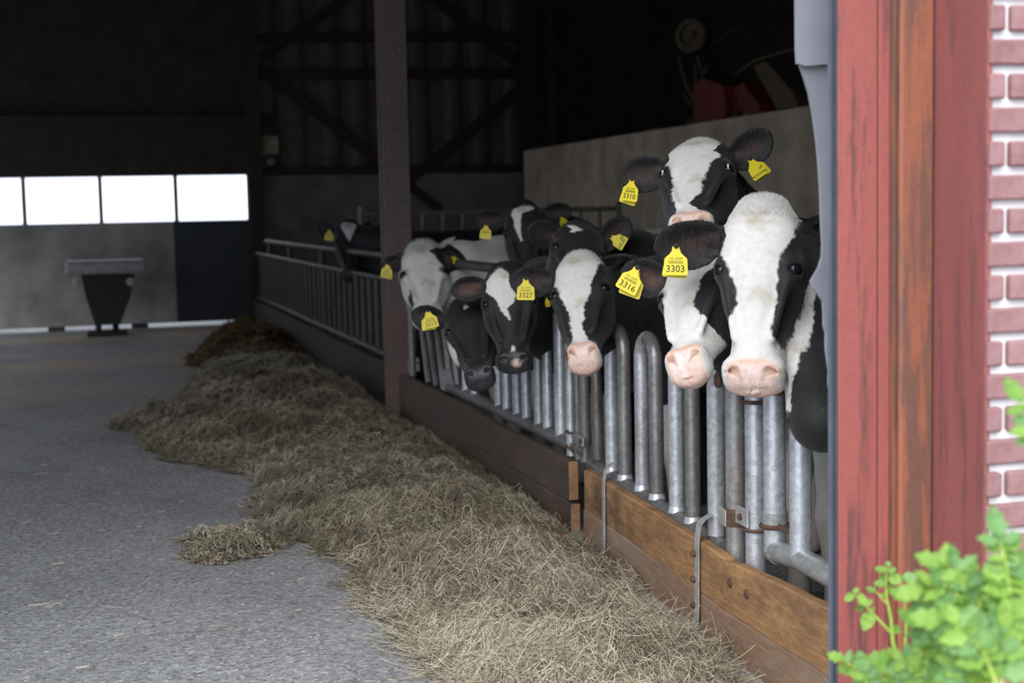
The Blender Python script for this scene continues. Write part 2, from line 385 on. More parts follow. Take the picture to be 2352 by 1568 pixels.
# concrete wall of the pen, back walls
b = MB(); b.box((6.2, 12.6, 1.18), (.2, 15.2, 2.36), bevel=.01); struct(b.build('wall_pen', M['concrete']))
b = MB(); b.box((7.9, 12, 2.2), (3.2, 13, .12)); struct(b.build('trim_3', M['dark_sheet']))
wb = MB(); zb = float(at_y(1000, 390, YB)[2]); wb.box((5.9, YB + .15, zb / 2), (7.2, .3, zb)); wb.box((-3.5, YB + .2, 1.4), (1.6, .2, 2.8))
wall_back = struct(wb.build('wall_back', M['block']))
wb = MB(); wb.box((3.0, YB + .25, zb + (5 - zb) / 2), (13.8, .1, 5 - zb)); wb.build('upper_wall', M['dark_sheet'], wall_back)
x = 2.3; k = 0
while x < 6.6:
    v, f = [], []; n = 10
    for i in range(n):
        u = x + i * .1; d = (0, 0, .035, .035)[i % 4]
        v += [(u, YB + .14 - d, zb + .02), (u, YB + .14 - d, 4.98)]
    f = [(2 * i, 2 * i + 2, 2 * i + 3, 2 * i + 1) for i in range(n - 1)]
    m = MB().add(v, f); m.build('cladding_sheet', M['corrugated'], wall_back, fix=False); x += .8 + .1
# braces, rails and columns of the back wall
def bar(name, p, q, w, mat, parent, Y, d=.08):
    a, c = at_y(*p, Y), at_y(*q, Y); t = (c - a) / np.linalg.norm(c - a); n = np.cross(t, (0, 1, 0)); L = np.linalg.norm(c - a)
    b = MB(); b.box((a + c) / 2, (L, d, w), ax=np.array([t, (0, 1, 0), n]), bevel=.004); return b.build(name, mat, parent)
for (p, q, w) in (((590, 150), (1010, 482), .13), ((1222, 180), (905, 445), .13), ((800, -10), (600, 130), .12), ((985, -10), (1215, 165), .12)):
    bar('brace', p, q, w, M['brace'], wall_back, YB + .02)
for (p, q, w) in (((590, 172), (1226, 168), .14), ((590, 88), (1226, 84), .12), ((590, 394), (1205, 386), .12)):
    bar('wall_rail', p, q, w, M['brace'], wall_back, YB - .0, .12)
for i, px in enumerate((588, 1224)):
    X = float(at_y(px, 480, YB - .25)[0]); b = MB()
    b.box((X, YB - .33, 2.5), (.2, .014, 5)); b.box((X, YB - .13, 2.5), (.2, .014, 5)); b.box((X, YB - .23, 2.5), (.012, .19, 5)); struct(b.build('trim_%d' % (4 + i), M['brace']))
# sliding door with a strip of panes
door = struct(thing('door_1', None, None, (0, YB, 0)))
zt, zl = float(at_y(300, 408, YB)[2]), float(at_y(300, 507, YB)[2]); xr = float(at_y(577, 500, YB)[0])
xs = [float(at_y(p, 460, YB)[0]) for p in (-292, -118, 55, 231, 404, 572)]
def dbox(name, x0, x1, z0, z1, mat, y=YB, th=.06): b = MB(); b.box(((x0 + x1) / 2, y, (z0 + z1) / 2), (x1 - x0, th, z1 - z0), bevel=.004); return b.build(name, mat, door)
xm = float(at_y(402, 600, YB)[0])
dbox('lower_panel', xs[0] - .6, xm, .055, zl - .02, M['door_panel']); dbox('lower_panel', xm, xr, .055, zl - .02, M['door_dark'])
dbox('upper_panel', xs[0] - .6, xr, zt + .02, 2.75, M['dark_sheet'])
for i in range(5):
    dbox('pane', xs[i] + .02, xs[i + 1] - .02, zl + .0, zt - .0, M['pane'], YB, .012)
for xx in xs: dbox('mullion', xx - .03, xx + .03, zl - .02, zt + .02, M['door_panel'], YB - .01, .07)
dbox('edge_light_strip', xr, xr + .05, .03, 2.75, M['trim_blue'])  # bluish strip in place of daylight leaking past the door's edge
for xx in (-1.9, -.55, .55): dbox('floor_guide', xx, xx + .22, .0, .06, M['door_dark'], YB, .08)
b = MB(); b.box((-.5, YB + .0, 2.83), (6.2, .16, .16), bevel=.01); struct(b.build('trim_6', M['brace']))

# steel post
pc = at_x(921, 940, 2.245); PX, PY = float(pc[0]), float(pc[1])
post = struct(thing('trim_7', None, None, (PX, PY, 0)))
b = MB(); pw = .198
b.box((PX, PY - .085, 2.5), (pw, .014, 5), bevel=.003); b.box((PX, PY + .085, 2.5), (pw, .014, 5)); b.box((PX, PY, 2.5), (.012, .17, 5)); b.build('steel_section', M['brown_steel'], post)
for py in (697, 832):
    p = at_x(930, py, PX + .06); b = MB(); b.box((PX + .085, PY - .11, p[2]), (.085, .03, .10), bevel=.004); h = b.build('hinge_plate', M['pale_strip'], post)
    b = MB(); b.box((PX + .10, PY - .13, p[2] + .015), (.05, .012, .012)); b.build('hinge_pin', M['rust'], h)
# ================================================================== FEED FENCE AND BOARDS
def gate_tube(mb, px, py, off, z1, r, z0=None, seg=14):
    p = on_gate(px, py, off); mb.tube([(p[0], p[1], p[2] if z0 is None else z0), (p[0], p[1], z1)], r, seg); return p
def hoop(mb, p1, p2, zt, r, seg=14):
    p1, p2 = np.array(p1, float), np.array(p2, float); c = (p1 + p2) / 2; R = np.linalg.norm((p2 - p1)[:2]) / 2; t = (p2 - p1) * np.array((1, 1, 0)); t /= np.linalg.norm(t)
    P = [p1]; zc = zt - r - R
    for i in range(13):
        a = math.pi * i / 12; q = np.array((c[0], c[1], zc)) - t * R * math.cos(a) + np.array((0, 0, R * math.sin(a))); P.append(q)
    P.append(p2); mb.tube(P, r, seg)
OFF = .075
RT = .030
ff = thing('feed_fence', 'grey tubular feed fence with tall hoops standing behind the golden planks', 'fence', gate_pt(5.2, OFF, 0))
# bottom rail, from the gap in the boards to the hinge post
r1, r2 = on_gate(1362, 1066, OFF), on_gate(1668, 1262, OFF)
b = MB(); b.tube([r1, r2], .034, 14); b.build('bottom_rail', M['galv_dark'], ff, True)
hp = [((1407, 1082), (1436, 1099), 744), ((1476, 1123), (1509, 1143), 761), ((1555, 1173), (1592, 1197), 780)]
for i, (a, c, t) in enumerate(hp):
    pa, pb = on_gate(*a, OFF), on_gate(*c, OFF); zt = on_gate((a[0] + c[0]) / 2, t, OFF)[2] if i < 2 else 1.01
    # two legs in their own tints joined by the bend
    mid = MB(); pa2, pb2 = pa.copy(), pb.copy(); R = np.linalg.norm((pb - pa)[:2]) / 2; t_ = (pb - pa) * np.array((1, 1, 0)); t_ /= np.linalg.norm(t_); cc = (pa + pb) / 2
    zc = zt - RT - R; P = []
    for k in range(13):
        an = math.pi * k / 12; P.append(np.array((cc[0], cc[1], zc)) - t_ * R * math.cos(an) + np.array((0, 0, R * math.sin(an))))
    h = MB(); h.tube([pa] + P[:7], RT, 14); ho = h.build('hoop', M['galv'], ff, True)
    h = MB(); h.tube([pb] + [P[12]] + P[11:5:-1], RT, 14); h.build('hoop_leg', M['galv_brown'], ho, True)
    for (pp, q) in ((pa, 0), (pb, 0)):
        w = MB(); w.tube([pp + np.array((0, 0, -.005)), pp + np.array((0, 0, .02))], [.036, .031], 12); w.build('weld', M['galv'], ho, True)
# short hoop beside the gap
pa, pb = on_gate(1345, 1060, OFF), on_gate(1373, 1055, OFF)
h = MB(); hoop(h, pa, pb, .86, .027); h0 = h.build('hoop', M['galv_brown'], ff, True)
# the tube with the rusty end and the rust-streaked post
p7 = on_gate(1646, 1228, OFF); b = MB(); zt = on_gate(1650, 850, OFF)[2]
b.tube([p7, (p7[0], p7[1], zt - .06), (p7[0] + .002, p7[1] - .02, zt - .022), (p7[0] + .004, p7[1] - .06, zt - .006), (p7[0] + .01, p7[1] - .16, zt - .004)], .032, 14); u7 = b.build('upright', M['galv'], ff, True)
b = MB(); q7 = on_gate(1654, 872, OFF - .034); b.lathe([(.026, 0), (.028, .012), (.018, .016), (.015, .006)], q7, -np.array((*GN, 0)), 16); b.build('end_cap', M['rust'], u7, True)
gp = on_gate(1691, 1284, OFF); b = MB(); b.tube([(gp[0], gp[1], .10), (gp[0], gp[1], .93)], .0345, 16); gpost = b.build('hinge_post', M['galv_rusty'], ff, True)
cz = on_gate(1691, 1186, OFF)[2]
for s_, cx in ((-1, 1660), (1, 1705)):
    c = on_gate(cx, 1186, OFF - .036); b = MB(); b.box(c, (.075 if s_ < 0 else .105, .010, .062), ax=np.array([(*GT, 0), (*GN, 0), (0, 0, 1)]), bevel=.004); cl = b.build('clamp_plate', M['pale_strip'], ff)
    if s_ > 0:
        b = MB(); b.lathe([(.011, 0), (.011, .008), (.006, .012)], c - np.array((*GN, 0)) * .005, -np.array((*GN, 0)), 6); b.build('bolt', M['rust'], cl)
b = MB(); b.tube([(gp[0], gp[1], cz - .03), (gp[0], gp[1], cz + .03)], .039, 16); b.build('clamp_ring', M['rust'], gpost, True)

# swinging end gate
sg = thing('fence_gate', 'narrow tubular end gate with wire rings beside the doorway edge', 'gate', gate_pt(4.1, OFF, 0))
pv = on_gate(1736, 1303, OFF); b = MB(); b.tube([(pv[0], pv[1], .16), (pv[0], pv[1], .92)], .034, 16); b.build('pivot_tube', M['galv'], sg, True)
tb = on_gate(1780, 1266, OFF); tc = on_gate(1839, 1283, OFF); rr = gate_pt(3.25, OFF, on_gate(1915, 1328, OFF)[2])
b = MB(); rz = tb[2] + .0
b.tube([(tb[0], tb[1], .92), (tb[0], tb[1], rz + .05), tb + np.array((0, 0, .008)), tb + np.array((*(-GT * .035), -.004))] , [.036] * 4, 16); b.build('gate_tube', M['galv'], sg, True)
b = MB(); b.tube([tb + np.array((*(GT * .01), 0)), tc, rr], .036, 16); b.build('gate_rail', M['galv_rusty'], sg, True)
b = MB(); b.tube([tc, (tc[0], tc[1], .86)], .034, 16); b.build('gate_upright', M['galv'], sg, True)
def ring(px, py, c, R, r=.0055, e=.05, mat='rust', n=20):
    z = on_gate(px, py, OFF - .03)[2]; b = MB()
    P = [(c[0] + R * math.cos(2 * math.pi * k / n), c[1] + R * math.sin(2 * math.pi * k / n), z) for k in range(n + 1)]
    b.tube(P, r, 6); return b.build('wire_ring', M[mat], sg, True)
ring(1735, 1226, pv, .041); ring(1735, 929, pv, .042, .007); ring(1780, 1218, tb, .043, .008); ring(1780, 908, tb, .042)
z = on_gate(1780, 1190, OFF)[2]; b = MB(); b.tube([(tb[0], tb[1], z - .022), (tb[0], tb[1], z + .022)], .041, 16); b.build('clamp_band', M['galv_rusty'], sg, True)
c = on_gate(1806, 1217, OFF - .02); b = MB(); b.box(c, (.11, .016, .016), ax=np.array([(*GT, 0), (*GN, 0), (0, 0, 1)]), bevel=.003); b.build('latch_bar', M['rust'], sg)

# ---- boards: near
def board(name, P, th, mat, parent, wob=.0, n=10, seed=0):
    """P: lower-left, lower-right, upper-right, upper-left of the front face; a plank with a worn upper edge"""
    ll, lr, ur, ul = (np.array(p, float) for p in P); nrm = np.cross(lr - ll, ul - ll); nrm /= np.linalg.norm(nrm)
    if nrm @ np.array((1, 0, 0)) < 0: nrm = -nrm
    r_ = random.Random(seed); V, f = [], []
    for i in range(n + 1):
        u = i / n; w1 = r_.uniform(-wob, wob); lo = ll + (lr - ll) * u; hi = ul + (ur - ul) * u + np.array((0, 0, w1)) - (np.array((0, 0, wob * 2)) if i in (0, n) else 0)
        V += [lo + nrm * 0, lo + np.array((0, 0, .004)) - nrm * .0, hi - np.array((0, 0, .006)), hi + nrm * .006, hi + nrm * (th - .006), hi - np.array((0, 0, .006)) + nrm * th, lo + nrm * th]
    m = 7
    for i in range(n):
        for k in range(m): f.append((i * m + k, i * m + (k + 1) % m, (i + 1) * m + (k + 1) % m, (i + 1) * m + k))
    f += [tuple(range(m))[::-1], tuple(n * m + k for k in range(m))]
    b = MB().add(V, f); return b.build(name, mat, parent)
TH = .042
nb = thing('plank_wall', 'golden brown near plank wall with two iron straps in front of hoops', 'plank wall', gate_pt(5.0, .02, 0))
def nq(Y0, Y1, z0a, z0b, z1a, z1b, off=0.): return [gate_pt(Y0, off, z0a), gate_pt(Y1, off, z0b), gate_pt(Y1, off, z1b), gate_pt(Y0, off, z1a)]
b1 = board('plank', nq(6.12, 4.435, .158, .145, .338, .325), TH, M['plank_near'], nb, .002, 12, 1)
b2 = board('plank', nq(6.14, 4.435, .0, .0, .154, .141), TH, M['plank_low'], nb, .0015, 12, 2)
b3 = board('plank', nq(4.418, 2.9, .150, .185, .322, .405, -.006), TH, M['plank_near'], nb, .004, 12, 3)
b4 = board('plank', nq(4.425, 2.9, .0, .0, .146, .181, -.004), TH, M['plank_low'], nb, .0015, 12, 4)
for (px, py) in ((1716, 1364), (1678, 1338)):
    c = on_gate(px, py, -.006); b = MB(); b.lathe([(.016, 0), (.015, .005), (.008, .009)], c, -np.array((*GN, 0)), 12); b.build('screw_head', M['rust'], b3, True)
# iron straps folded over the rail and down the boards
def strap(px, ytop, ybot, name='strap', bolts=(), w=.034, mat='pale_strip'):
    t = on_gate(px, ytop, -.008); bt = on_gate(px, ybot, -.012); P = []
    rail = gate_pt(t[1], OFF, t[2])
    for a in (2.6, 2.0, 1.4, .8, .35): P.append((OFF - .040 * math.cos(math.pi - a) , .404 + .040 * math.sin(a)))
    P = [(.040, .418), (.020, .408), (.002, .39), (-.006, .35), (-.008, .32), (-.008, .24), (-.010, .16), (-.010, .10), (-.014, max(bt[2], .02) + .02), (-.022, max(bt[2], .02))]
    V, f = [], []; Y = t[1]
    for (o, z) in P:
        for (dy, do) in ((-w / 2, 0), (w / 2, 0), (w / 2, -.005), (-w / 2, -.005)): V.append(gate_pt(Y + dy, o + do, z))
    n = len(P)
    for i in range(n - 1):
        for k in range(4): f.append((i * 4 + k, i * 4 + (k + 1) % 4, i * 4 + 4 + (k + 1) % 4, i * 4 + 4 + k))
    f += [(3, 2, 1, 0), tuple((n - 1) * 4 + k for k in range(4))]
    s_ = MB().add(V, f).build(name, M[mat], nb)
    for py in bolts:
        c = on_gate(px - 6, py, -.013); b = MB(); b.lathe([(.013, 0), (.013, .010), (.008, .016)], c, -np.array((*GN, 0)), 6); b.build('bolt', M['rust'], s_)
    return s_
strap(1387, 1085, 1286, w=.030)
strap(1602, 1225, 1440, bolts=(1271, 1330, 1389), w=.038)
# ---- boards: middle
XM = 2.112
mbd = thing('plank_wall', 'dark soiled plank wall ending in sawn end grain beside the gap', 'plank wall', (XM, 8.2, 0))
def mq(Y0, Y1, z0, z1, X=XM): return [(X, Y0, z0), (X, Y1, z0), (X, Y1, z1), (X, Y0, z1)]
sp = 7.75
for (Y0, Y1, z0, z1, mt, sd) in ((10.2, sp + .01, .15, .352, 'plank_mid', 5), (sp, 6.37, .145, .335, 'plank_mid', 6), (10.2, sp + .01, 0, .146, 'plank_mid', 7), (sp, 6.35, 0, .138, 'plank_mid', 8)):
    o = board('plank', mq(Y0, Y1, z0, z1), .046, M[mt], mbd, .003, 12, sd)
    if Y1 < 7:
        b = MB(); b.box((XM + .023, Y1 - .004, (z0 + z1) / 2 - .002), (.044, .008, z1 - z0 - .008), bevel=.002); b.build('end_grain', M['end_grain'], o)
b = MB(); b.box((XM + .10, 6.27, .16), (.035, .05, .32), bevel=.004); b.build('backing_post', M['plank_far'], mbd)
# ---- middle fence
mf = thing('feed_fence', 'row of paired tubes behind the dark soiled planks beneath the black heads', 'fence', (XM + .08, 7.8, 0))
XT = XM + .085
b = MB(); b.tube([(XT, 9.0, .385), (XT, 6.33, .375)], .036, 12); b.build('bottom_rail', M['galv_dark'], mf, True)
for (a, c) in ((1072, 1092), (1147, 1166), (1189, 1210), (1238, 1259)):
    pa, pb = at_x(a, 950, XT), at_x(c, 970, XT); pa[2] = pb[2] = .39
    h = MB(); hoop(h, pb, pa, .93, .027, 12); ho = h.build('hoop', M['galv'], mf, True)
for px, r, mt in ((1290, .033, 'galv'), (1312, .024, 'galv'), (1328, .022, 'galv_brown')):
    p = at_x(px, 1020, XT - (.0 if px < 1300 else .02)); b = MB(); b.tube([(p[0], p[1], .33 if px > 1300 else .385), (p[0], p[1], 1.0)], r, 12); b.build('upright', M[mt], mf, True)
z = at_x(1335, 1010, XT - .03)[2]
for dx, sz in ((0, (.012, .13, .05)),):
    c = at_x(1330, 1010, XT - .045); b = MB(); b.box(c, sz, bevel=.004); cp = b.build('clamp_plate', M['galv_rusty'], mf)
    c2 = at_x(1335, 1013, XT - .052); b = MB(); b.lathe([(.013, 0), (.013, .01), (.007, .014)], c2, (-1, 0, 0), 6); b.build('bolt', M['rust'], cp)
for py in (991, 1026):
    p = at_x(1320, py, XT - .02); b = MB(); b.tube([(p[0] + .04 * math.cos(k * .3307), p[1] + .05 * math.sin(k * .3307), p[2]) for k in range(20)], .006, 6); b.build('clamp_ring', M['rust'], mf, True)
# leaning rack of slanted bars beside the post
rk = thing('leaning_rack', 'dirty steel rack of slanted bars leaning beside the brown post', 'rack', (XM + .1, 9.2, 0))
bot = [(985, 880), (1003, 888), (1020, 894), (1036, 898), (1053, 904)]; tops = [(966, 720), (981, 720), (1000, 720), (1018, 715), (1036, 715)]
for (p, q_) in zip(bot, tops):
    a, c = at_x(*p, XM + .10), at_x(*q_, XM + .12); b = MB(); b.tube([a, c], .022, 10); b.build('bar', M['galv_brown'], rk, True)
c = [at_x(x, y, XM + .07) for x, y in ((1008, 845), (1034, 852), (1046, 905), (1014, 893))]; m_ = MB(); m_.prism([(p[1], p[2]) for p in c], (c[0][0], 0, 0), (0, 1, 0), (0, 0, 1), (1, 0, 0), .012); m_.build('plate', M['galv_rusty'], rk)
p = at_x(948, 862, XM + .06); b = MB(); b.tube([(p[0], p[1], .36), (p[0], p[1], .97)], .026, 12); b.build('hinge_tube', M['galv_brown'], rk, True)
# ---- far fence
XF = 2.24
fb = thing('plank_wall', 'black far plank wall stretching from the brown post to the sliding door', 'plank wall', (XF, 15, 0))
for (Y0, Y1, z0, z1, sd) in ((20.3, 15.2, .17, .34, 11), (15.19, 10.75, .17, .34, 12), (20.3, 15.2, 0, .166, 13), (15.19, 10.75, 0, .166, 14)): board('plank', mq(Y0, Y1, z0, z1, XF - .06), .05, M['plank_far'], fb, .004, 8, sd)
fa = thing('feed_fence', 'blurred far feed fence with neck rail running to the dark back wall', 'fence', (XF, 15, 0))
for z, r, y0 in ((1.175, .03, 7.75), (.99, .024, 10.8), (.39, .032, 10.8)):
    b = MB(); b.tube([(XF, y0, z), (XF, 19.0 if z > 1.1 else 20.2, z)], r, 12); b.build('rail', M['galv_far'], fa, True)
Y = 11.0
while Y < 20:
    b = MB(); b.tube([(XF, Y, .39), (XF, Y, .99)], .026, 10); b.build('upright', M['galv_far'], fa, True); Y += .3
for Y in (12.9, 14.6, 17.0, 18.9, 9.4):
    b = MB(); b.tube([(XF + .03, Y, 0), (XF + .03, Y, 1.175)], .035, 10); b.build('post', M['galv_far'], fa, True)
# railing across the pen
M['tan_rail'] = plain('tan_painted_rail', (.21, .185, .15), .6)
rl = thing('pen_railing', 'pale upright railing across the pen behind the white faced cow', 'railing', (3.7, 13.6, 0))
x0, x1 = float(at_y(830, 480, 13.6)[0]), float(at_y(1420, 480, 13.6)[0])
for z in (1.50, .62):
    b = MB(); b.tube([(x0, 13.6, z), (x1, 13.6, z)], .025, 10); b.build('rail', M['tan_rail'], rl, True)
nbar = 13
for i in range(nbar + 1):
    X = x0 + (x1 - x0) * i / nbar; b = MB(); b.tube([(X, 13.6, 0 if i in (0, nbar, 6) else .62), (X, 13.6, 1.57 if i in (0, nbar) else 1.5)], .03 if i in (0, nbar) else .02, 10); b.build('bar', M['tan_rail'], rl, True)
hc = thing('feed_hopper', 'dark tapered hopper with pale top shelf and two lamps before the sliding door', 'hopper', (*on_z(248, 770)[:2], 0))
HY = float(on_z(248, 770)[1]) ; 
def hp_(px, py, dy=0): return at_y(px, py, HY + dy)
a, c = hp_(150, 612), hp_(334, 612); b = MB(); b.box((a + c) / 2, (c[0] - a[0], .7, .17), bevel=.03); b.build('shelf', M['grey_plate'], hc)
P = [hp_(x, y) for x, y in ((186, 630), (308, 630), (298, 680), (275, 742), (218, 742), (197, 680))]
b = MB(); b.prism([(p[0], p[2]) for p in P], (0, HY, 0), (1, 0, 0), (0, 0, 1), (0, 1, 0), .5); b.build('bin', M['black_bin'], hc)
for px in (176, 300):
    p = hp_(px, 647, -.27); b = MB(); b.lathe([(.03, 0), (.055, .03), (.055, .09), (.04, .1)], p + np.array((0, .09, 0)), (0, -1, 0), 14); b.build('lamp', M['grey_plate'], hc, True)
p0, p1 = hp_(225, 728), hp_(265, 728); b = MB()
for X in (p0[0], p1[0]): b.tube([(X, HY, 0), (X, HY, p0[2] + .05)], .04, 8)
b.box(((p0[0] + p1[0]) / 2, HY, .03), (.5, .4, .06)); b.build('stand', M['black_bin'], hc)
pl = at_y(621, 333, YB - .1); b = MB(); lt = thing('junction_box', 'small cream box fixed high on the dark back wall', 'box', pl)
b.box(pl, (.23, .1, .26), bevel=.02); b.build('casing', M['cream'], lt)
b = MB(); pl2 = at_y(622, 372, YB - .1); b.lathe([(.05, 0), (.05, .05), (.03, .06)], pl2, (0, -1, 0), 12); b.build('socket', M['grey_plate'], lt, True)
# stored machine on the loft above the pen wall
XQ = 6.75
mc = thing('stored_machine', 'red and black stored machine with round drum on the loft above the concrete wall', 'machine', (*at_x(1680, 250, XQ)[:2], 2.26))
def q3(px, py, dx=0): return at_x(px, py, XQ + dx)
c = q3(1592, 82); b = MB(); ax = np.array((-.75, -.66, 0)); b.lathe([(.10, -.02), (.17, -.02), (.20, .02), (.20, .16), (.17, .19), (.13, .19), (.12, .15), (.06, .15), (.05, .20), (.02, .2)], c - ax * .1, ax, 24); b.build('drum', M['mach_tan'], mc, True)
for (pts, r, mt) in ((((1560, 130), (1575, 190), (1610, 262)), .022, 'mach_tan'), (((1602, 130), (1616, 175), (1626, 150)), .02, 'mach_tan'), (((1570, 215), (1590, 245)), .016, 'mach_tan'), (((1690, 170), (1730, 140), (1800, 118), (1838, 112)), .014, 'mach_tan'), (((1640, 100), (1700, 60), (1760, 110)), .02, 'rubber_black')):
    b = MB(); b.tube([q3(*p) for p in pts], r, 8); b.build('pipe', M[mt], mc, True)
P = [q3(x, y) for x, y in ((1630, 200), (1650, 178), (1700, 196), (1708, 262), (1690, 280), (1634, 280))]
b = MB(); b.prism([(p[1], p[2]) for p in P], (XQ, 0, 0), (0, 1, 0), (0, 0, 1), (1, 0, 0), .4); b.build('housing', M['mach_red'], mc)
P = [q3(x, y, .05) for x, y in ((1700, 215), (1735, 190), (1772, 235), (1778, 258), (1700, 275))]
b = MB(); b.prism([(p[1], p[2]) for p in P], (XQ + .05, 0, 0), (0, 1, 0), (0, 0, 1), (1, 0, 0), .3); b.build('guard', M['mach_red'], mc)
P = [q3(x, y, .1) for x, y in ((1755, 150), (1785, 142), (1850, 215), (1858, 245), (1810, 250))]
b = MB(); b.prism([(p[1], p[2]) for p in P], (XQ + .1, 0, 0), (0, 1, 0), (0, 0, 1), (1, 0, 0), .25); b.build('chute', M['mach_tan'], mc)
b = MB(); b.box(q3(1660, 275) + np.array((.1, 0, -.03)), (.5, 1.4, .16)); b.tube([q3(1600, 270), q3(1600, 150)], .04, 8); b.build('chassis', M['black_bin'], mc)
P = q3(1506, 292, -.2); b = MB(); P[2] = 2.27
prof = [(.10 + .0, .0), (.17, .0), (.24, .04), (.25, .09), (.24, .14), (.17, .18), (.10, .18), (.10, .09)]
b.lathe(prof, (P[0] + .1, P[1], 2.262), (0, 0, 1), 28); ty = b.build('old_tyre', M['mach_tan'], None, True, origin=(P[0] + .1, P[1], 2.262)); tag(ty, 'dusty old tyre lying on the concrete wall edge', 'tyre')

# ------------------------------------------------------------------ hay
def poly_floor(px): return np.array([on_z(*p)[:2] for p in px])
hay_px = [(455, 862), (430, 905), (395, 935), (330, 962), (250, 975), (250, 990), (330, 1000), (345, 1040), (430, 1068), (560, 1085), (598, 1112), (588, 1160), (600, 1200), (655, 1225), (700, 1250), (790, 1300), (830, 1325), (850, 1395), (905, 1435), (960, 1500), (1030, 1570), (1120, 1680), (1700, 1680), (1690, 1590), (1620, 1530), (1545, 1470), (1470, 1405), (1400, 1330), (1340, 1272), (1290, 1245), (1230, 1175), (1160, 1125), (1085, 1075), (1000, 1010), (900, 930), (760, 860), (680, 800), (560, 790)]
hay_poly = poly_floor(hay_px)
hay_poly[:, 0] = np.minimum(hay_poly[:, 0], 2.075)
far_px = [(430, 840), (470, 800), (500, 765), (600, 757), (660, 775), (740, 815), (700, 850), (560, 850)]
far_poly = poly_floor(far_px)
tuft_poly = poly_floor([(432, 1262), (440, 1245), (510, 1238), (600, 1235), (640, 1250), (620, 1275), (560, 1292), (470, 1297)])
def sdist(P, poly):
    """signed distance to a polygon, positive inside"""
    a = poly; c = np.roll(poly, -1, 0); d = np.full(len(P), 1e9); ins = np.zeros(len(P), bool)
    for p, q in zip(a, c):
        e = q - p; w = P - p; t = np.clip((w @ e) / (e @ e + 1e-12), 0, 1); d = np.minimum(d, np.hypot(*(w - t[:, None] * e).T))
        cond = ((p[1] > P[:, 1]) != (q[1] > P[:, 1])); xx = (q[0] - p[0]) * (P[:, 1] - p[1]) / (q[1] - p[1] + 1e-12) + p[0]; ins ^= cond & (P[:, 0] < xx)
    return np.where(ins, d, -d)
def fbm(P, f, seed, octv=5, gain=.55):
    r = np.random.default_rng(seed); out = np.zeros(len(P)); a = 1.0
    D = P.shape[1]
    for o in range(octv):
        for k in range(5):
            v = r.normal(size=D); v /= np.linalg.norm(v); out += a / 5 * np.sin(P @ v * f * 2 * math.pi * r.uniform(.7, 1.4) + r.uniform(0, 6.28)) * 1.6
        f *= 2; a *= gain
    return out
mound = on_z(600, 925)[:2]; mid_m = on_z(960, 1200)[:2]
def hay_h(P, poly, hmax=.2, edge=.35, seed=3):
    d = sdist(P, poly) + .05 * fbm(P, 2.2, seed + 1, 4)
    t = np.clip(d / edge, 0, 1); h = hmax * (t * t * (3 - 2 * t)) ** .7 * (.62 + .38 * fbm(P, .9, seed, 3)) + np.where(d > 0, .03 * np.clip(d / .06, 0, 1), 0) * (1 + .8 * fbm(P, 5, seed + 2, 4))
    h += .17 * np.exp(-((P[:, 0] - mound[0] - .1) ** 2 / .30 + (P[:, 1] - mound[1]) ** 2 / 1.8)) * np.clip(d / .2, 0, 1)
    return np.where(d > 0, np.maximum(h, .012), -.02), d
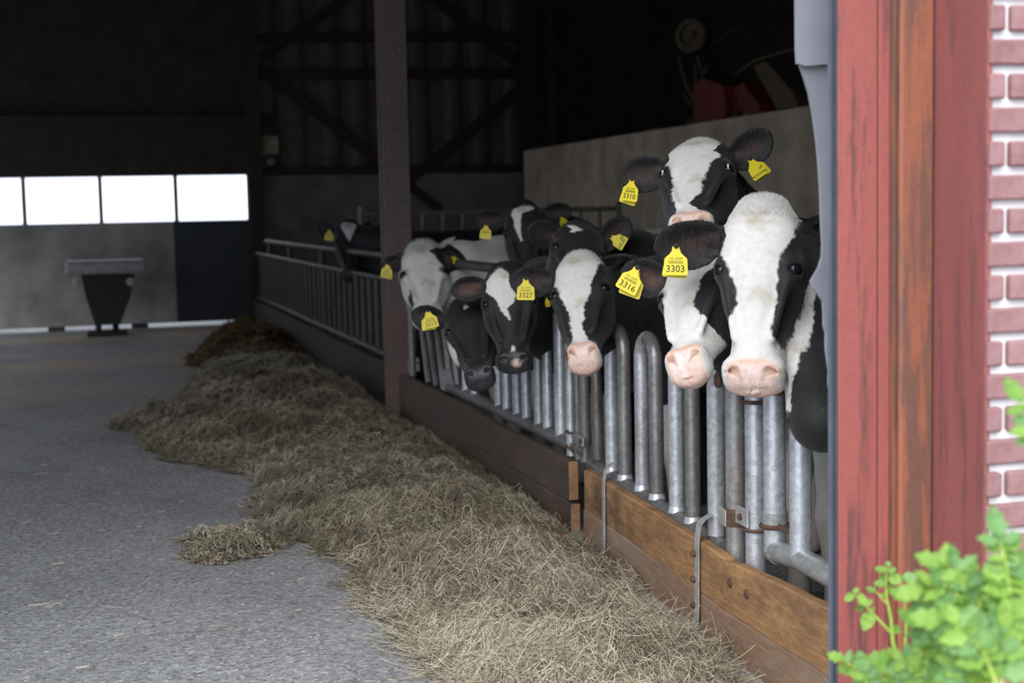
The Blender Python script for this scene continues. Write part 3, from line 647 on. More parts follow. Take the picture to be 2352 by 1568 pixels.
def hay_heap(name, label, poly, res, hmax, edge, seed, nst, Lr, rad, power, nearfirst=True, tone=(1, 1, 1)):
    lo, hi = poly.min(0) - .1, poly.max(0) + .1
    lo[1] = max(lo[1], 2.6)
    nx, ny = int((hi[0] - lo[0]) / res) + 1, int((hi[1] - lo[1]) / (res * 1.6)) + 1
    X, Y = np.meshgrid(np.linspace(lo[0], hi[0], nx), np.linspace(lo[1], hi[1], ny)); P = np.stack([X.ravel(), Y.ravel()], 1)
    H, d = hay_h(P, poly, hmax, edge, seed)
    V = np.column_stack([P, H]); ok = (d > -res * 2).reshape(ny, nx)
    keep = {}; faces = []; idx = -np.ones(nx * ny, int); n = 0; vs = []
    for j in range(ny - 1):
        for i in range(nx - 1):
            if ok[j, i] and ok[j, i + 1] and ok[j + 1, i] and ok[j + 1, i + 1]:
                q_ = []
                for k in (j * nx + i, j * nx + i + 1, (j + 1) * nx + i + 1, (j + 1) * nx + i):
                    if idx[k] < 0: idx[k] = n; vs.append(V[k]); n += 1
                    q_.append(int(idx[k]))
                faces.append(tuple(q_))
    b = MB().add(vs, faces); o = b.build(name, M['hay_heap'], None, True, fix=False); tag(o, label, 'hay', None, 'stuff')
    # strands
    r = np.random.default_rng(seed); S = []
    while sum(map(len, S)) < nst:
        q_ = lo + (hi - lo) * r.random((nst * 4, 2)); w = np.clip((4.3 / np.maximum(q_[:, 1], 4.0)) ** power, 0, 1); dd = sdist(q_, poly) + .05 * fbm(q_, 2.2, seed + 1, 4)
        k = (r.random(len(q_)) < w) & (dd > -.06 * r.random(len(q_))**3 - .01); S.append(q_[k])
    S = np.concatenate(S)[:nst]; m = 8
    Hs, _ = hay_h(S, poly, hmax, edge, seed); Hs = np.maximum(Hs, .0)
    nearf = np.clip((6.2 - S[:, 1]) / 1.6, 0, 1); L = (Lr[0] + (Lr[1] - Lr[0]) * r.random(nst) ** 1.5) * (1 + .5 * nearf) * (1 - .35 * np.clip((S[:, 1] - 6) / 1.5, 0, 1))
    ang = r.random(nst) * 6.283; curl = r.normal(0, 5.5, nst); tilt = np.abs(r.normal(0, .35, nst)); lift = r.random(nst) * .03
    t = np.linspace(-.5, .5, m)
    A = ang[:, None] + curl[:, None] * t[None]; step_ = (L / (m - 1))[:, None]
    x = np.cumsum(np.cos(A) * step_, 1); y = np.cumsum(np.sin(A) * step_, 1); x -= x.mean(1, keepdims=True); y -= y.mean(1, keepdims=True)
    px_, py_ = S[:, :1] + x, S[:, 1:] + y
    Hp = np.maximum(hay_h(np.stack([px_.ravel(), py_.ravel()], 1), poly, hmax, edge, seed)[0], 0).reshape(nst, m)
    z = np.maximum(Hp, Hs[:, None] * .3) + lift[:, None] + .003 + np.sin(tilt)[:, None] * L[:, None] * np.abs(t)[None] ** 1.3 * r.choice([-.15, 1], (nst, 1), p=[.35, .65])
    z = np.maximum(z, .002)
    px_ = np.minimum(px_, gate_x(py_) - .012)
    pts = np.stack([px_, py_, z], 2).astype(np.float32)
    cu = bpy.data.hair_curves.new(name + '_strands'); cu.add_curves([m] * nst)
    cu.attributes['position'].data.foreach_set('vector', pts.ravel())
    ra = cu.attributes.new('radius', 'FLOAT', 'POINT'); ra.data.foreach_set('value', np.repeat(rad[0] + (rad[1] - rad[0]) * r.random(nst), m).astype(np.float32))
    pal = np.array([(.38, .325, .24), (.26, .21, .15), (.16, .13, .09), (.19, .18, .115), (.58, .52, .41), (.105, .078, .053)]) * np.array(tone)
    clump = fbm(S, 1.6, seed + 9, 3); pi = np.clip((r.random(nst) * 6 + clump * 1.3 + nearf * 1.6), 0, 5.99).astype(int); pi = np.array([2, 5, 3, 1, 0, 4])[pi]  # near strands drier and paler, partly standing for the stronger light there
    col = np.ones((nst, 4), np.float32); col[:, :3] = pal[pi] * (.75 + .5 * r.random((nst, 1)))
    ca = cu.attributes.new('tone', 'FLOAT_COLOR', 'CURVE'); ca.data.foreach_set('color', col.ravel())
    cu.materials.append(M['hay']); h = bpy.data.objects.new('hay_strands', cu); C.objects.link(h); h.parent = o; h['kind'] = 'stuff'
    return o
def gate_x(Y): return np.where(Y < 6.2, GA[0] + (Y - GA[1]) * GT[0] / GT[1], 2.11)
hay_heap('hay_heap', 'long heap of loose grey brown hay strewn along the plank wall', hay_poly, .03, .15, .45, 21, 90000, (.06, .24), (.00045, .0009), 1.15)
hay_heap('hay_heap', 'brown blurred hay heap near the sliding door at the end', far_poly, .08, .3, .7, 31, 4000, (.15, .35), (.002, .0035), 0.0, tone=(.50, .36, .23))
hay_heap('hay_heap', 'small flat tuft of hay on bare concrete left of the long heap', tuft_poly, .02, .018, .1, 41, 2600, (.03, .09), (.0007, .0012), 0.)
# loose bits of straw on the floor
b = MB(); r = random.Random(5)
for i in range(260):
    px, py = r.uniform(0, 1150), 830 + 740 * r.random() ** .75
    p = on_z(px, py)
    a = r.uniform(0, 3.14); L = r.choice((.004, .006, .01, .03)) * r.uniform(.6, 1.4); w = r.uniform(.0012, .003); cx, sx = math.cos(a), math.sin(a)
    c_, s_ = np.array((cx, sx, 0)), np.array((-sx, cx, 0)); z = np.array((0, 0, .0005)); zz = np.array((0, 0, .004))
    b.add([p - c_ * L - s_ * w + z, p + c_ * L - s_ * w * .4 + z, p + c_ * L + s_ * w * .4 + zz, p - c_ * L + s_ * w + zz], [(0, 1, 2, 3)])
q = N('straw_bits'); q.set((.50, .45, .36), .8); M['straw'] = q.m
so = b.build('straw_bits', M['straw']); tag(so, 'scattered short straw bits over the grey concrete floor', 'straw', None, 'stuff')

# ------------------------------------------------------------------ plants at the doorpost
def leaf_mesh(name, lobes, mat, seed):
    """a folded, toothed leaf blade along +X with thickness, 1 unit long"""
    r = random.Random(seed); n = 15; V, f = [], []
    for i in range(n):
        u = i / (n - 1); w = (.30 if lobes else .36) * math.sin(math.pi * min(1, u ** .8 * .98 + .015)) ** .8
        if lobes: w *= 1 + .20 * math.cos(u * math.pi * 2 * 3.0) * (u > .12)
        w = max(w, .012) * (.95 + .1 * r.random()); zf = -.12 * u * u + .02 * math.sin(u * 9)
        for v in (-1, -.5, 0, .5, 1): V.append((u, w * v, zf + .10 * abs(v) * (1 - u * .5) + .03 * abs(v) * math.sin(u * 20)))
    for i in range(n - 1):
        for k in range(4): f.append((i * 5 + k, i * 5 + k + 1, i * 5 + 6 + k, i * 5 + 5 + k))
    m = len(V); V += [(x, y, z - .012) for x, y, z in V]; f += [tuple(q + m for q in reversed(t)) for t in f]
    for i in range(n - 1):
        a = i * 5; f += [(a, a + 5, a + 5 + m, a + m), (a + 4, a + 4 + m, a + 9 + m, a + 9)]
    b = MB().add(V, f); o = b.build(name, mat, None, True); me = o.data; bpy.data.objects.remove(o); return me
LM = [leaf_mesh('leaf', True, M['leaf'], 1), leaf_mesh('leaf', True, M['leaf_blue'], 2), leaf_mesh('leaf', False, M['leaf'], 3), leaf_mesh('leaf', False, M['leaf_blue'], 4)]
def leaf(parent, p, d, up, L, kind):
    d = Vector(d).normalized(); up = Vector(up); y = up.cross(d).normalized(); z = d.cross(y)
    o = bpy.data.objects.new('leaf', LM[kind]); C.objects.link(o); o.parent = parent
    base = np.array(parent['_o']); l = np.array(p, float) - base
    o.matrix_local = Matrix(((d.x * L, y.x * L, z.x * L, l[0]), (d.y * L, y.y * L, z.y * L, l[1]), (d.z * L, y.z * L, z.z * L, l[2]), (0, 0, 0, 1)))
    return o
CAMV = -fwd
def spray(parent, pts, r0, size, n, seed, kinds, droop=.2, tip=True):
    """one compound leaf: a rachis through pts with pairs of leaflets"""
    r = random.Random(seed); pts = [np.array(p, float) for p in pts]
    b = MB(); b.tube(pts, [r0 * (1 - .6 * i / (len(pts) - 1)) for i in range(len(pts))], 7); b.build('stem', M['stem'], parent, True)
    L = [0]
    for a, c in zip(pts, pts[1:]): L.append(L[-1] + np.linalg.norm(c - a))
    for i in range(n):
        t = L[-1] * (.35 + .65 * (i + .5) / n); k = max(j for j in range(len(L) - 1) if L[j] <= t); u = (t - L[k]) / (L[k + 1] - L[k]); p = pts[k] + (pts[k + 1] - pts[k]) * u; T = (pts[k + 1] - pts[k]); T = T / np.linalg.norm(T)
        side = np.cross(T, CAMV); side /= np.linalg.norm(side)
        for s_ in (-1, 1):
            d = side * s_ + T * r.uniform(.25, .7) + CAMV * r.uniform(-.35, .5) + np.array((0, 0, -droop * r.random()))
            leaf(parent, p, d, CAMV + np.array((0, 0, .8)) + np.array([r.uniform(-.5, .5) for _ in range(3)]), size * r.uniform(.7, 1.15) * (1 - .25 * i / n), r.choice(kinds))
    if tip: leaf(parent, pts[-1], T + CAMV * .2, CAMV + np.array((0, 0, .6)), size * 1.1, r.choice(kinds))
# slim sprig, nearly in focus before the red jamb
sg1 = thing('slim_sprig', 'slim young green sprig with few small leaves before the red door frame', 'plant', (1.36, 2.42, 0))
D1 = 2.74
def d1(px, py, dd=0): return at_d(px, py, D1 + dd)
g0 = (1.36, 2.42, 0)
main = [g0, d1(2075, 1640), d1(2062, 1530), d1(2050, 1470), d1(2046, 1420), d1(2036, 1370), d1(2035, 1330), d1(2038, 1300)]
b = MB(); b.tube(main, [.006, .0055, .005, .004, .003, .0022, .0018, .0012], 8); b.build('stem', M['stem'], sg1, True)
b = MB(); b.tube([d1(2046, 1452), d1(2015, 1420), d1(1985, 1388), d1(1960, 1362)], [.003, .0025, .002, .0013], 7); b.build('stem', M['stem'], sg1, True)
b = MB(); b.tube([d1(2036, 1385), d1(2022, 1370), d1(2012, 1358)], [.002, .0015, .001], 6); b.build('stem', M['stem'], sg1, True)
b = MB(); b.tube([d1(2076, 1520), d1(2081, 1440), d1(2077, 1372)], [.003, .0025, .0012], 6); b.build('stem', M['stem'], sg1, True)
r = random.Random(3)
for (bx, by, tx, ty, k) in ((2000, 1405, 1984, 1446, 2), (1985, 1390, 1975, 1362, 2), (1985, 1390, 2004, 1378, 2), (1978, 1386, 1972, 1406, 2), (1962, 1364, 1940, 1378, 2), (1960, 1362, 1972, 1350, 2), (2000, 1403, 2008, 1394, 2),
                            (2038, 1312, 2010, 1304, 2), (2040, 1314, 2058, 1304, 2), (2038, 1302, 2042, 1288, 3), (2037, 1326, 2018, 1324, 2), (2038, 1330, 2076, 1328, 2), (2037, 1340, 2008, 1340, 2), (2038, 1342, 2054, 1356, 2), (2012, 1360, 1990, 1348, 2), (2022, 1370, 2032, 1362, 2), (2072, 1328, 2112, 1326, 3), (2080, 1420, 2066, 1405, 3), (2078, 1430, 2092, 1412, 3), (2046, 1440, 2070, 1450, 2)):
    p, q_ = d1(bx, by), d1(tx, ty, r.uniform(-.012, .012)); leaf(sg1, p, q_ - p, CAMV + np.array((0, 0, .4)) + np.array([r.uniform(-.4, .4) for _ in range(3)]), np.linalg.norm(q_ - p) * 1.05, k)
# bushy plants, out of focus
def bush(label, base, sprays, seed, kinds):
    t = thing('leafy_plant', label, 'plant', base)
    for i, (D, pts, size, n) in enumerate(sprays):
        P = [np.array(base, float) + np.array((0, 0, .02)), np.array(base, float) * .35 + at_d(*pts[0], D) * .65 - np.array((0, 0, .12))] + [at_d(x, y, D + .015 * j) for j, (x, y) in enumerate(pts)]
        b = MB(); b.tube(P[:3], [.007, .006, .005], 7); b.build('stem', M['stem'], t, True)
        spray(t, P[2:], .0042, size, n, seed + i, kinds)
    return t
bush('low green bush crowding the foot of the red door frame', (1.22, 2.22, 0),
     [(2.55, [(2040, 1640), (2030, 1560), (1960, 1530), (1938, 1518)], .032, 6), (2.5, [(2060, 1690), (2075, 1610), (2040, 1550)], .036, 6), (2.48, [(2110, 1680), (2130, 1600), (2150, 1540), (2120, 1515)], .038, 6), (2.52, [(2150, 1650), (2190, 1560), (2180, 1500)], .036, 6), (2.45, [(2000, 1700), (2000, 1600), (1985, 1545)], .036, 5)], 50, [0, 1, 3])
bush('tall blurred lovage plant with lobed leaves before the brick wall', (1.18, 1.86, 0),
     [(2.2, [(2240, 1500), (2230, 1400), (2175, 1340), (2125, 1350)], .045, 9), (2.2, [(2260, 1480), (2250, 1380), (2205, 1315), (2170, 1300)], .045, 9), (2.15, [(2330, 1540), (2325, 1400), (2310, 1290), (2295, 1235)], .046, 10), (2.1, [(2300, 1600), (2260, 1500), (2210, 1440), (2170, 1430)], .05, 8), (2.1, [(2330, 1640), (2300, 1560), (2290, 1470), (2330, 1420)], .052, 8), (2.12, [(2240, 1650), (2230, 1570), (2200, 1500), (2210, 1460)], .05, 7), (2.2, [(2370, 1540), (2360, 1450), (2345, 1370), (2350, 1320)], .045, 9)], 70, [0, 0, 1])
bush('dense green leaves at the foot of the brick wall behind the lovage', (1.34, 2.10, 0),
     [(2.36, [(2130, 1640), (2120, 1570), (2080, 1520), (2050, 1515)], .042, 8), (2.36, [(2200, 1620), (2190, 1540), (2160, 1470), (2120, 1440)], .045, 9), (2.34, [(2280, 1620), (2270, 1520), (2240, 1450), (2210, 1420)], .045, 9), (2.32, [(2350, 1620), (2340, 1520), (2320, 1440), (2300, 1400)], .045, 9), (2.3, [(2240, 1560), (2210, 1460), (2150, 1390), (2105, 1375)], .042, 9), (2.3, [(2400, 1600), (2390, 1480), (2360, 1380), (2330, 1340)], .045, 9)], 110, [0, 1, 1])
bush('bright green shoot poking in above from the brick wall side', (1.30, 1.80, 0),
     [(2.15, [(2440, 1200), (2400, 1050), (2375, 970), (2345, 925)], .042, 6)], 90, [0, 1])
# ================================================================== COWS
def smin(a, b, k):
    h = np.clip(.5 + .5 * (b - a) / k, 0, 1); return b + (a - b) * h - k * h * (1 - h)
def smax(a, b, k): return -smin(-a, -b, k)
def ell(x, y, z, c, r, R=None):
    X = (x - c[0], y - c[1], z - c[2])
    if R is not None: X = tuple(X[0] * R[i][0] + X[1] * R[i][1] + X[2] * R[i][2] for i in range(3))
    q = np.sqrt((X[0] / r[0]) ** 2 + (X[1] / r[1]) ** 2 + (X[2] / r[2]) ** 2); return (q - 1) * min(r)
def cone(x, y, z, a, b, ra, rb, zs=1.0):
    a, b = np.array(a, float), np.array(b, float); d = b - a; L2 = d @ d
    t = np.clip(((x - a[0]) * d[0] + (y - a[1]) * d[1] + (z - a[2]) * d[2]) / L2, 0, 1)
    return np.sqrt((x - a[0] - t * d[0]) ** 2 + (y - a[1] - t * d[1]) ** 2 + ((z - a[2] - t * d[2]) * zs) ** 2) - (ra + (rb - ra) * t)
def curve(z, keys, vals):
    """smooth interpolation through keys"""
    k = np.array(keys, float); v = np.array(vals, float); o = np.argsort(k); k, v = k[o], v[o]
    m = np.gradient(v, k); i = np.clip(np.searchsorted(k, z) - 1, 0, len(k) - 2); h = k[i + 1] - k[i]; t = np.clip((z - k[i]) / h, 0, 1)
    return (2*t**3-3*t**2+1)*v[i] + (t**3-2*t**2+t)*h*m[i] + (-2*t**3+3*t**2)*v[i+1] + (t**3-t**2)*h*m[i+1]
ZK = [.035, .0, -.05, -.12, -.19, -.27, -.35, -.43, -.49, -.53, -.565]
HW = [.045, .082, .112, .121, .121, .104, .083, .070, .072, .066, .048]
YF = [-.075, -.035, -.008, .000, .000, -.006, -.010, -.012, -.010, -.026, -.060]
YBk = [-.15, -.185, -.205, -.225, -.245, -.235, -.195, -.150, -.128, -.116, -.098]
TP = [.0, -.05, -.10, -.05, .10, .30, .36, .20, .02, .0, .0]
def ear_frame(side, d, nrm):
    d = np.array(d, float); d /= np.linalg.norm(d); n = np.array(nrm, float); n = n - d * (n @ d); n /= np.linalg.norm(n); w = np.cross(n, d); return d, w, n
EARB = (.108, -.115, -.062)
EL, EW, MZ, WF = .205, 1.0, 1.0, 1.0
def ear_coords(p, side, d, nrm):
    d, w, n = ear_frame(side, d, nrm); B = (EARB[0] * side, EARB[1], EARB[2])
    X, Y, Z = p[0] - B[0], p[1] - B[1], p[2] - B[2]
    return X*d[0]+Y*d[1]+Z*d[2], X*w[0]+Y*w[1]+Z*w[2], X*n[0]+Y*n[1]+Z*n[2]
def head_sdf(x, y, z, ears):
    x = x / WF
    w = curve(z, ZK, HW) * (1 + (MZ - 1) * np.clip((-.38 - z) / .08, 0, 1)); yf = curve(z, ZK, YF); yb = curve(z, ZK, YBk); tp = curve(z, ZK, TP)
    yc, dd = (yf + yb) / 2, (yf - yb) / 2
    ww = w * (1 - tp * (y - yc) / dd * 1.0)
    n = 2.6
    f = ((np.abs(x) / np.maximum(ww, .02)) ** n + (np.abs(y - yc) / dd) ** n) ** (1 / n)
    f = (f - 1) * np.minimum(w, dd)
    f = smax(f, z - .03, .05); f = smax(f, -.572 - z, .035)
    f = smin(f, ell(x, y, z, (0, -.095, .012), (.075, .06, .045)), .03)                # poll
    ax = np.abs(x)
    f = smin(f, ell(ax, y, z, (.098, -.058, -.188), (.038, .045, .045)), .03)            # orbit
    f = smin(f, ell(ax, y, z, (.082, -.150, -.215), (.040, .075, .085)), .04)            # cheek
    am = ax / MZ
    f = smin(f, ell(am, y, z, (.045, -.036, -.488), (.034, .034, .034)), .02)            # nostril wings
    f = smin(f, ell(am, y, z, (.050, -.075, -.510), (.030, .045, .040)), .02)            # upper lip
    f = smin(f, ell(am, y, z, (0, -.098, -.535), (.048, .036, .028)), .015)              # chin and lower lip
    f = smin(f, cone(ax, y, z, (.055, -.02, -.40), (.09, -.03, -.235), .012, .012), .03)
    # eye socket
    f = smax(f, -ell(ax, y, z, (.118, -.030, -.190), (.024, .026, .0185)), .008)
    f = smin(f, cone(ax, y, z, (.092, -.020, -.176), (.122, -.046, -.174), .008, .009), .010)      # upper lid
    f = smin(f, cone(ax, y, z, (.096, -.022, -.210), (.122, -.050, -.208), .005, .006), .010)
    # nostril: a comma that sweeps outwards and up
    f = smax(f, -cone(am, y, z, (.024, -.014, -.526), (.043, -.008, -.500), .0055, .0115), .004)
    f = smax(f, -cone(am, y, z, (.043, -.008, -.500), (.066, -.028, -.500), .0115, .005), .004)
    f = smax(f, -cone(x, y, z, (0, -.008, -.505), (0, -.052, -.556), .004, .004), .005)    # philtrum
    # mouth
    f = smax(f, -np.maximum(np.abs(z + .478 - .62 * (y + .05) + .10 * np.maximum(-y - .06, 0) - .034 * 0 + .068 + .10 * am) - .0022, np.maximum(-.15 - y, y + .045)), .005)
    x = x * WF
    for side, d, nrm in ears:
        a, b, c = ear_coords((x, y, z), side, d, nrm)
        hw = EW * np.interp(a / EL, [-.1, 0, .12, .3, .5, .68, .84, .95, 1.0, 1.1], [.02, .026, .040, .062, .071, .068, .053, .031, .004, -.02])
        cup = 6.2 * b * b * np.interp(a / EL, [0, .5, 1], [1.5, 1., .5]); th = np.interp(a / EL, [0, .4, 1], [.014, .010, .007])
        e = smax(np.abs(c - cup) - th, np.abs(b) - hw, .010); e = np.maximum(e, -a - .02)
        e = smin(e, cone(x, y, z, (EARB[0] * side * .75, EARB[1] - .01, EARB[2]), np.array((EARB[0] * side, EARB[1], EARB[2])) + np.array(ear_frame(side, d, nrm)[0]) * .05, .034, .022), .02)
        f = smin(f, e, .018)
    return f
def axis_grid(lo, hi, flo, fhi, hf, hc):
    P = []; v = lo
    while v < flo - hc: P.append(v); v += hc
    v = flo
    while v < fhi: P.append(v); v += hf
    v = fhi
    while v < hi: P.append(v); v += hc
    P.append(hi + hc); return np.array(P, np.float32)
def text_mesh(s, size, name):
    cu = bpy.data.curves.new(name, 'FONT'); cu.body = s; cu.size = size; cu.align_x = 'CENTER'; cu.align_y = 'CENTER'; cu.extrude = .0004; cu.resolution_u = 3
    o = bpy.data.objects.new(name, cu); C.objects.link(o); dg = bpy.context.evaluated_depsgraph_get(); me = bpy.data.meshes.new_from_object(o.evaluated_get(dg)); bpy.data.objects.remove(o); bpy.data.curves.remove(cu); me.name = name; return me
def tag_outline(w, h):
    R = .09 * w; P = []
    for cx, cy, a0 in ((w/2 - R, -h + R, -90), (-w/2 + R, -h + R, -180)):
        pass
    P += [(-w/2, -h + R), (-w/2 + R * .3, -h + R * .3), (-w/2 + R, -h), (w/2 - R, -h), (w/2 - R * .3, -h + R * .3), (w/2, -h + R), (w * .46, -h * .42), (w * .40, -h * .36), (w * .24, -h * .24), (w * .15, -h * .13), (w * .13, .0)]
    P += [(w * .10, h * .045), (0.03 * w, h * .06), (-w * .05, h * .055), (-w * .13, .0)] if False else [(w * .09, h * .02), (w * .05, -h * .03), (-w * .02, -h * .035), (-w * .07, h * .01), (-w * .06, h * .06), (-w * .10, h * .06)]
    P += [(-w * .15, h * .0), (-w * .17, -h * .13), (-w * .26, -h * .25), (-w * .40, -h * .36), (-w * .46, -h * .42)]
    return P
TW, TH_ = .072, .082
def ear_tag(cow, px, py, D, w_px, ang, yawd, text, small=True, back=None, pitchd=0, hand=None, mirror=False):
    """px,py: the hole at the top of the tag; ang: turn in the picture plane (deg, clockwise +); yawd: turn about its own height"""
    if D < 1: D = cow['_ear'][0 if D < 0 else 1] - .06
    c = at_d(px, py, D); n = np.array(-ray(px, py)); n /= np.linalg.norm(n); r = np.cross((0, 0, 1.0), n); r /= np.linalg.norm(r); u = np.cross(n, r)
    a = math.radians(-ang); r, u = r * math.cos(a) + u * math.sin(a), u * math.cos(a) - r * math.sin(a)
    a = math.radians(yawd); r, n = r * math.cos(a) + n * math.sin(a), n * math.cos(a) - r * math.sin(a)
    a = math.radians(pitchd); u, n = u * math.cos(a) + n * math.sin(a), n * math.cos(a) - u * math.sin(a)
    sc = (w_px * D / F) / max(.35, math.cos(math.radians(yawd))) / TW
    w, h = TW * sc, TH_ * sc
    b = MB(); b.prism(tag_outline(w, h), c, r, u, n, .0022); o = b.build('ear_tag', M['yellow'], cow)
    o['_o'] = list(map(float, cow['_o']))
    def put(me, x, y, mat, rot=0):
        me.materials.clear(); me.materials.append(M[mat]); t = bpy.data.objects.new('tag_print', me); C.objects.link(t); t.parent = o
        p = c + r * x + u * y + n * .0016 - np.array(cow['_o']); ca, sa = math.cos(rot), math.sin(rot); rr, uu = r * ca + u * sa, u * ca - r * sa
        t.matrix_local = Matrix(((rr[0], uu[0], n[0], p[0]), (rr[1], uu[1], n[1], p[1]), (rr[2], uu[2], n[2], p[2]), (0, 0, 0, 1)))
    if text: put(text_mesh(text, h * .34, 'tag_print'), -.01 * w, -h * .78, 'ink')
    if hand:
        for (tx, sz, x, y, rot) in hand: put(text_mesh(tx, h * sz, 'tag_print'), x * w, y * h, 'ink', rot)
    if small:
        put(text_mesh('NL 6249', h * .13, 'tag_print'), 0, -h * .41, 'ink_soft')
        b2 = MB(); rg = random.Random(int(px))
        x = -.28
        while x < .30:
            k = rg.choice((.006, .012, .018)); b2.box(c + r * (x * w) + u * (-h * .54) + n * .0014, (k * w, .001, h * .10), ax=np.array([r, n, u])); x += k + rg.choice((.01, .016))
        b2.build('barcode', M['ink_soft'], o)
    b = MB(); b.lathe([(.0085, 0), (.0085, .004), (.005, .006)], c + n * .001 + u * .004, n, 10); b.build('stud', M['rubber_black'], o)
    if back:
        dx, dy, da = back; aa = math.radians(-da); r2, u2 = r * math.cos(aa) + u * math.sin(aa), u * math.cos(aa) - r * math.sin(aa)
        b = MB(); b.prism(tag_outline(w, h), c + r * dx * w + u * dy * h - n * .024, r2, u2, n, .0022); o2 = b.build('ear_tag', M['yellow'], cow)
    return o
NOISE = None
def cow(label, poll, chin, D, s, psi, body, earL=None, earR=None, blaze=None, patches=(), nose='pink', near=True, tilt=1, white_body=0, eye_white=0, nhair=0, group='heifers along the feed fence', el=1.0, mz=1.0, belly=.0, inn=.5, shag=1.0, wf=1.0, neck_pts=(), body_patch=(), rootY=None, open_=0.0, wedge=None, headwhite=False, hf=.0068, earn=(0, 1, .1), earLn=None, earRn=None):
    global EL, EW, MZ, WF
    EL, EW, MZ, WF = .205 * el, el, mz, wf
    # ---- pose: head axis from poll and chin, depth from the head's length
    P0 = at_d(*poll, D); L = .595 * s; e1 = ray(*chin); e1 = e1 / np.linalg.norm(e1)
    w = P0 - O; bq = w @ e1; cq = w @ w - L * L; disc = bq * bq - cq
    k = bq - tilt * math.sqrt(max(disc, 0)) ; P1 = O + e1 * k
    ez = (P0 - P1); ez /= np.linalg.norm(ez)
    v = -(P0 + P1) / 2 + O; v /= np.linalg.norm(v); ey = v - ez * (v @ ez); ey /= np.linalg.norm(ey); ex = np.cross(ez, ey)
    a = math.radians(psi); ey, ex = ey * math.cos(a) + ex * math.sin(a), ex * math.cos(a) - ey * math.sin(a)
    R = np.array([ex, ey, ez]); HO = P0 - ez * .03 * s
    loc = lambda p: R @ (np.asarray(p, float) - HO) / s
    wor = lambda q: HO + s * (R.T @ np.asarray(q, float))
    # ---- ears: aim at their tips in the picture
    ears = []
    for side, ep, nn in ((-1, earL, earLn), (1, earR, earRn)):
        B = wor((EARB[0] * side, EARB[1], EARB[2]))
        if ep is None: d = np.array((side * .88, -.25, .05 - .2 * 0))
        else:
            e = ray(ep[0], ep[1]); e = e / np.linalg.norm(e); bw = B - O; bq = bw @ e; cq = bw @ bw - (EL * s) ** 2; disc = bq * bq - cq
            sg_ = ep[2] if len(ep) > 2 else 1
            T = O + e * (bq + sg_ * math.sqrt(max(disc, 0))); d = R @ (T - B)
        nv = R @ v + np.array((0, 0, -.1)) + (np.array(nn) if nn is not None else 0)
        ears.append((side, d / np.linalg.norm(d), nv))
    ear_mid = [float((HO + s * (R.T @ (np.array((EARB[0] * sd, EARB[1], EARB[2])) + np.array(d) * EL * .55)) - O) @ fwd) for sd, d, _ in ears]
    # ---- body skeleton in the world
    S, rump = np.array(body[0], float), np.array(body[1], float); wz = body[2]
    occ = wor((0, -.135, -.09)); base = S + np.array((0, 0, .06)); dirb = (rump - S) / np.linalg.norm(rump - S); sdv = np.array((-dirb[1], dirb[0], 0))
    mid = (occ * .55 + base * .45) + np.array((0, 0, .03))
    thr = wor((0, -.21, -.24)); brisk = S - dirb * .16 + np.array((0, 0, -.18))
    ctr = S.copy()
    # ---- grid
    heads = [wor((x_, y_, z_)) for x_ in (-.16, .16) for y_ in (-.28, .05) for z_ in (-.59, .07)] + [wor(np.array((EARB[0] * sd, EARB[1], EARB[2])) + np.array(d) * EL * 1.05 + np.array(q_) * .06) for sd, d, _ in ears for q_ in ((1,0,0),(-1,0,0),(0,1,0),(0,-1,0),(0,0,1),(0,0,-1))]
    hlo, hhi = np.min(heads, 0) - .01, np.max(heads, 0) + .01
    allp = [S - .4, S + .4, rump - .4, rump + .4]; lo = np.minimum(hlo, np.min(allp, 0)) - .05; hi = np.maximum(hhi, np.max(allp, 0)) + .05; lo[2] = -.03; hi[2] = max(hhi[2], wz + .15) + .05
    G = [axis_grid(lo[i], hi[i], hlo[i], hhi[i], hf * s, .026) for i in range(3)]
    X, Y, Z = np.meshgrid(*G, indexing='ij')
    # body
    rt = .235; zc_ = wz - .30
    f = cone(X, Y, Z, (S[0], S[1], zc_), (rump[0], rump[1], zc_), .245, .26, .80)
    f = smin(f, cone(X, Y, Z, (S[0], S[1], wz - .09), (rump[0], rump[1], wz - .075), .085, .10), .12)
    f = smin(f, cone(X, Y, Z, base, mid, .20, .155), .12); f = smin(f, cone(X, Y, Z, mid, occ, .150, .105 * s), .07)
    f = smin(f, cone(X, Y, Z, brisk, thr, .11, .06), .12)
    for (pa_, ra_), (pb_, rb_) in zip(neck_pts, neck_pts[1:]): f = smin(f, cone(X, Y, Z, pa_, pb_, ra_, rb_), .08)
    for q0, fr in ((S, 1), (rump, 0)):
        for sd in (-1, 1):
            h0 = np.array(q0) + sdv * sd * .15; 
            if fr: J = [(h0[0], h0[1], .75), (h0[0] - dirb[0] * .02, h0[1], .40), (h0[0], h0[1], .07), (h0[0] - dirb[0] * .03, h0[1] - dirb[1] * .03, .0)]
            else: J = [(h0[0] - dirb[0] * .08, h0[1] - dirb[1] * .08, .75), (h0[0] + dirb[0] * .12, h0[1] + dirb[1] * .12, .44), (h0[0] + dirb[0] * .06, h0[1] + dirb[1] * .06, .08), (h0[0] + dirb[0] * .03, h0[1] + dirb[1] * .03, 0.)]
            rr = (.095, .052, .038, .05) if fr else (.13, .058, .04, .05)
            for i in range(3): f = smin(f, cone(X, Y, Z, J[i], J[i + 1], rr[i], rr[i + 1]), .05)
    tl = rump + dirb * .27; f = smin(f, cone(X, Y, Z, (tl[0], tl[1], wz - .10), (tl[0] + dirb[0] * .06, tl[1] + dirb[1] * .06, .45), .03, .02), .04)
    # head in its own block
    ii = [slice(max(np.searchsorted(G[i], hlo[i]) - 3, 0), np.searchsorted(G[i], hhi[i]) + 3) for i in range(3)]; ii = tuple(ii)
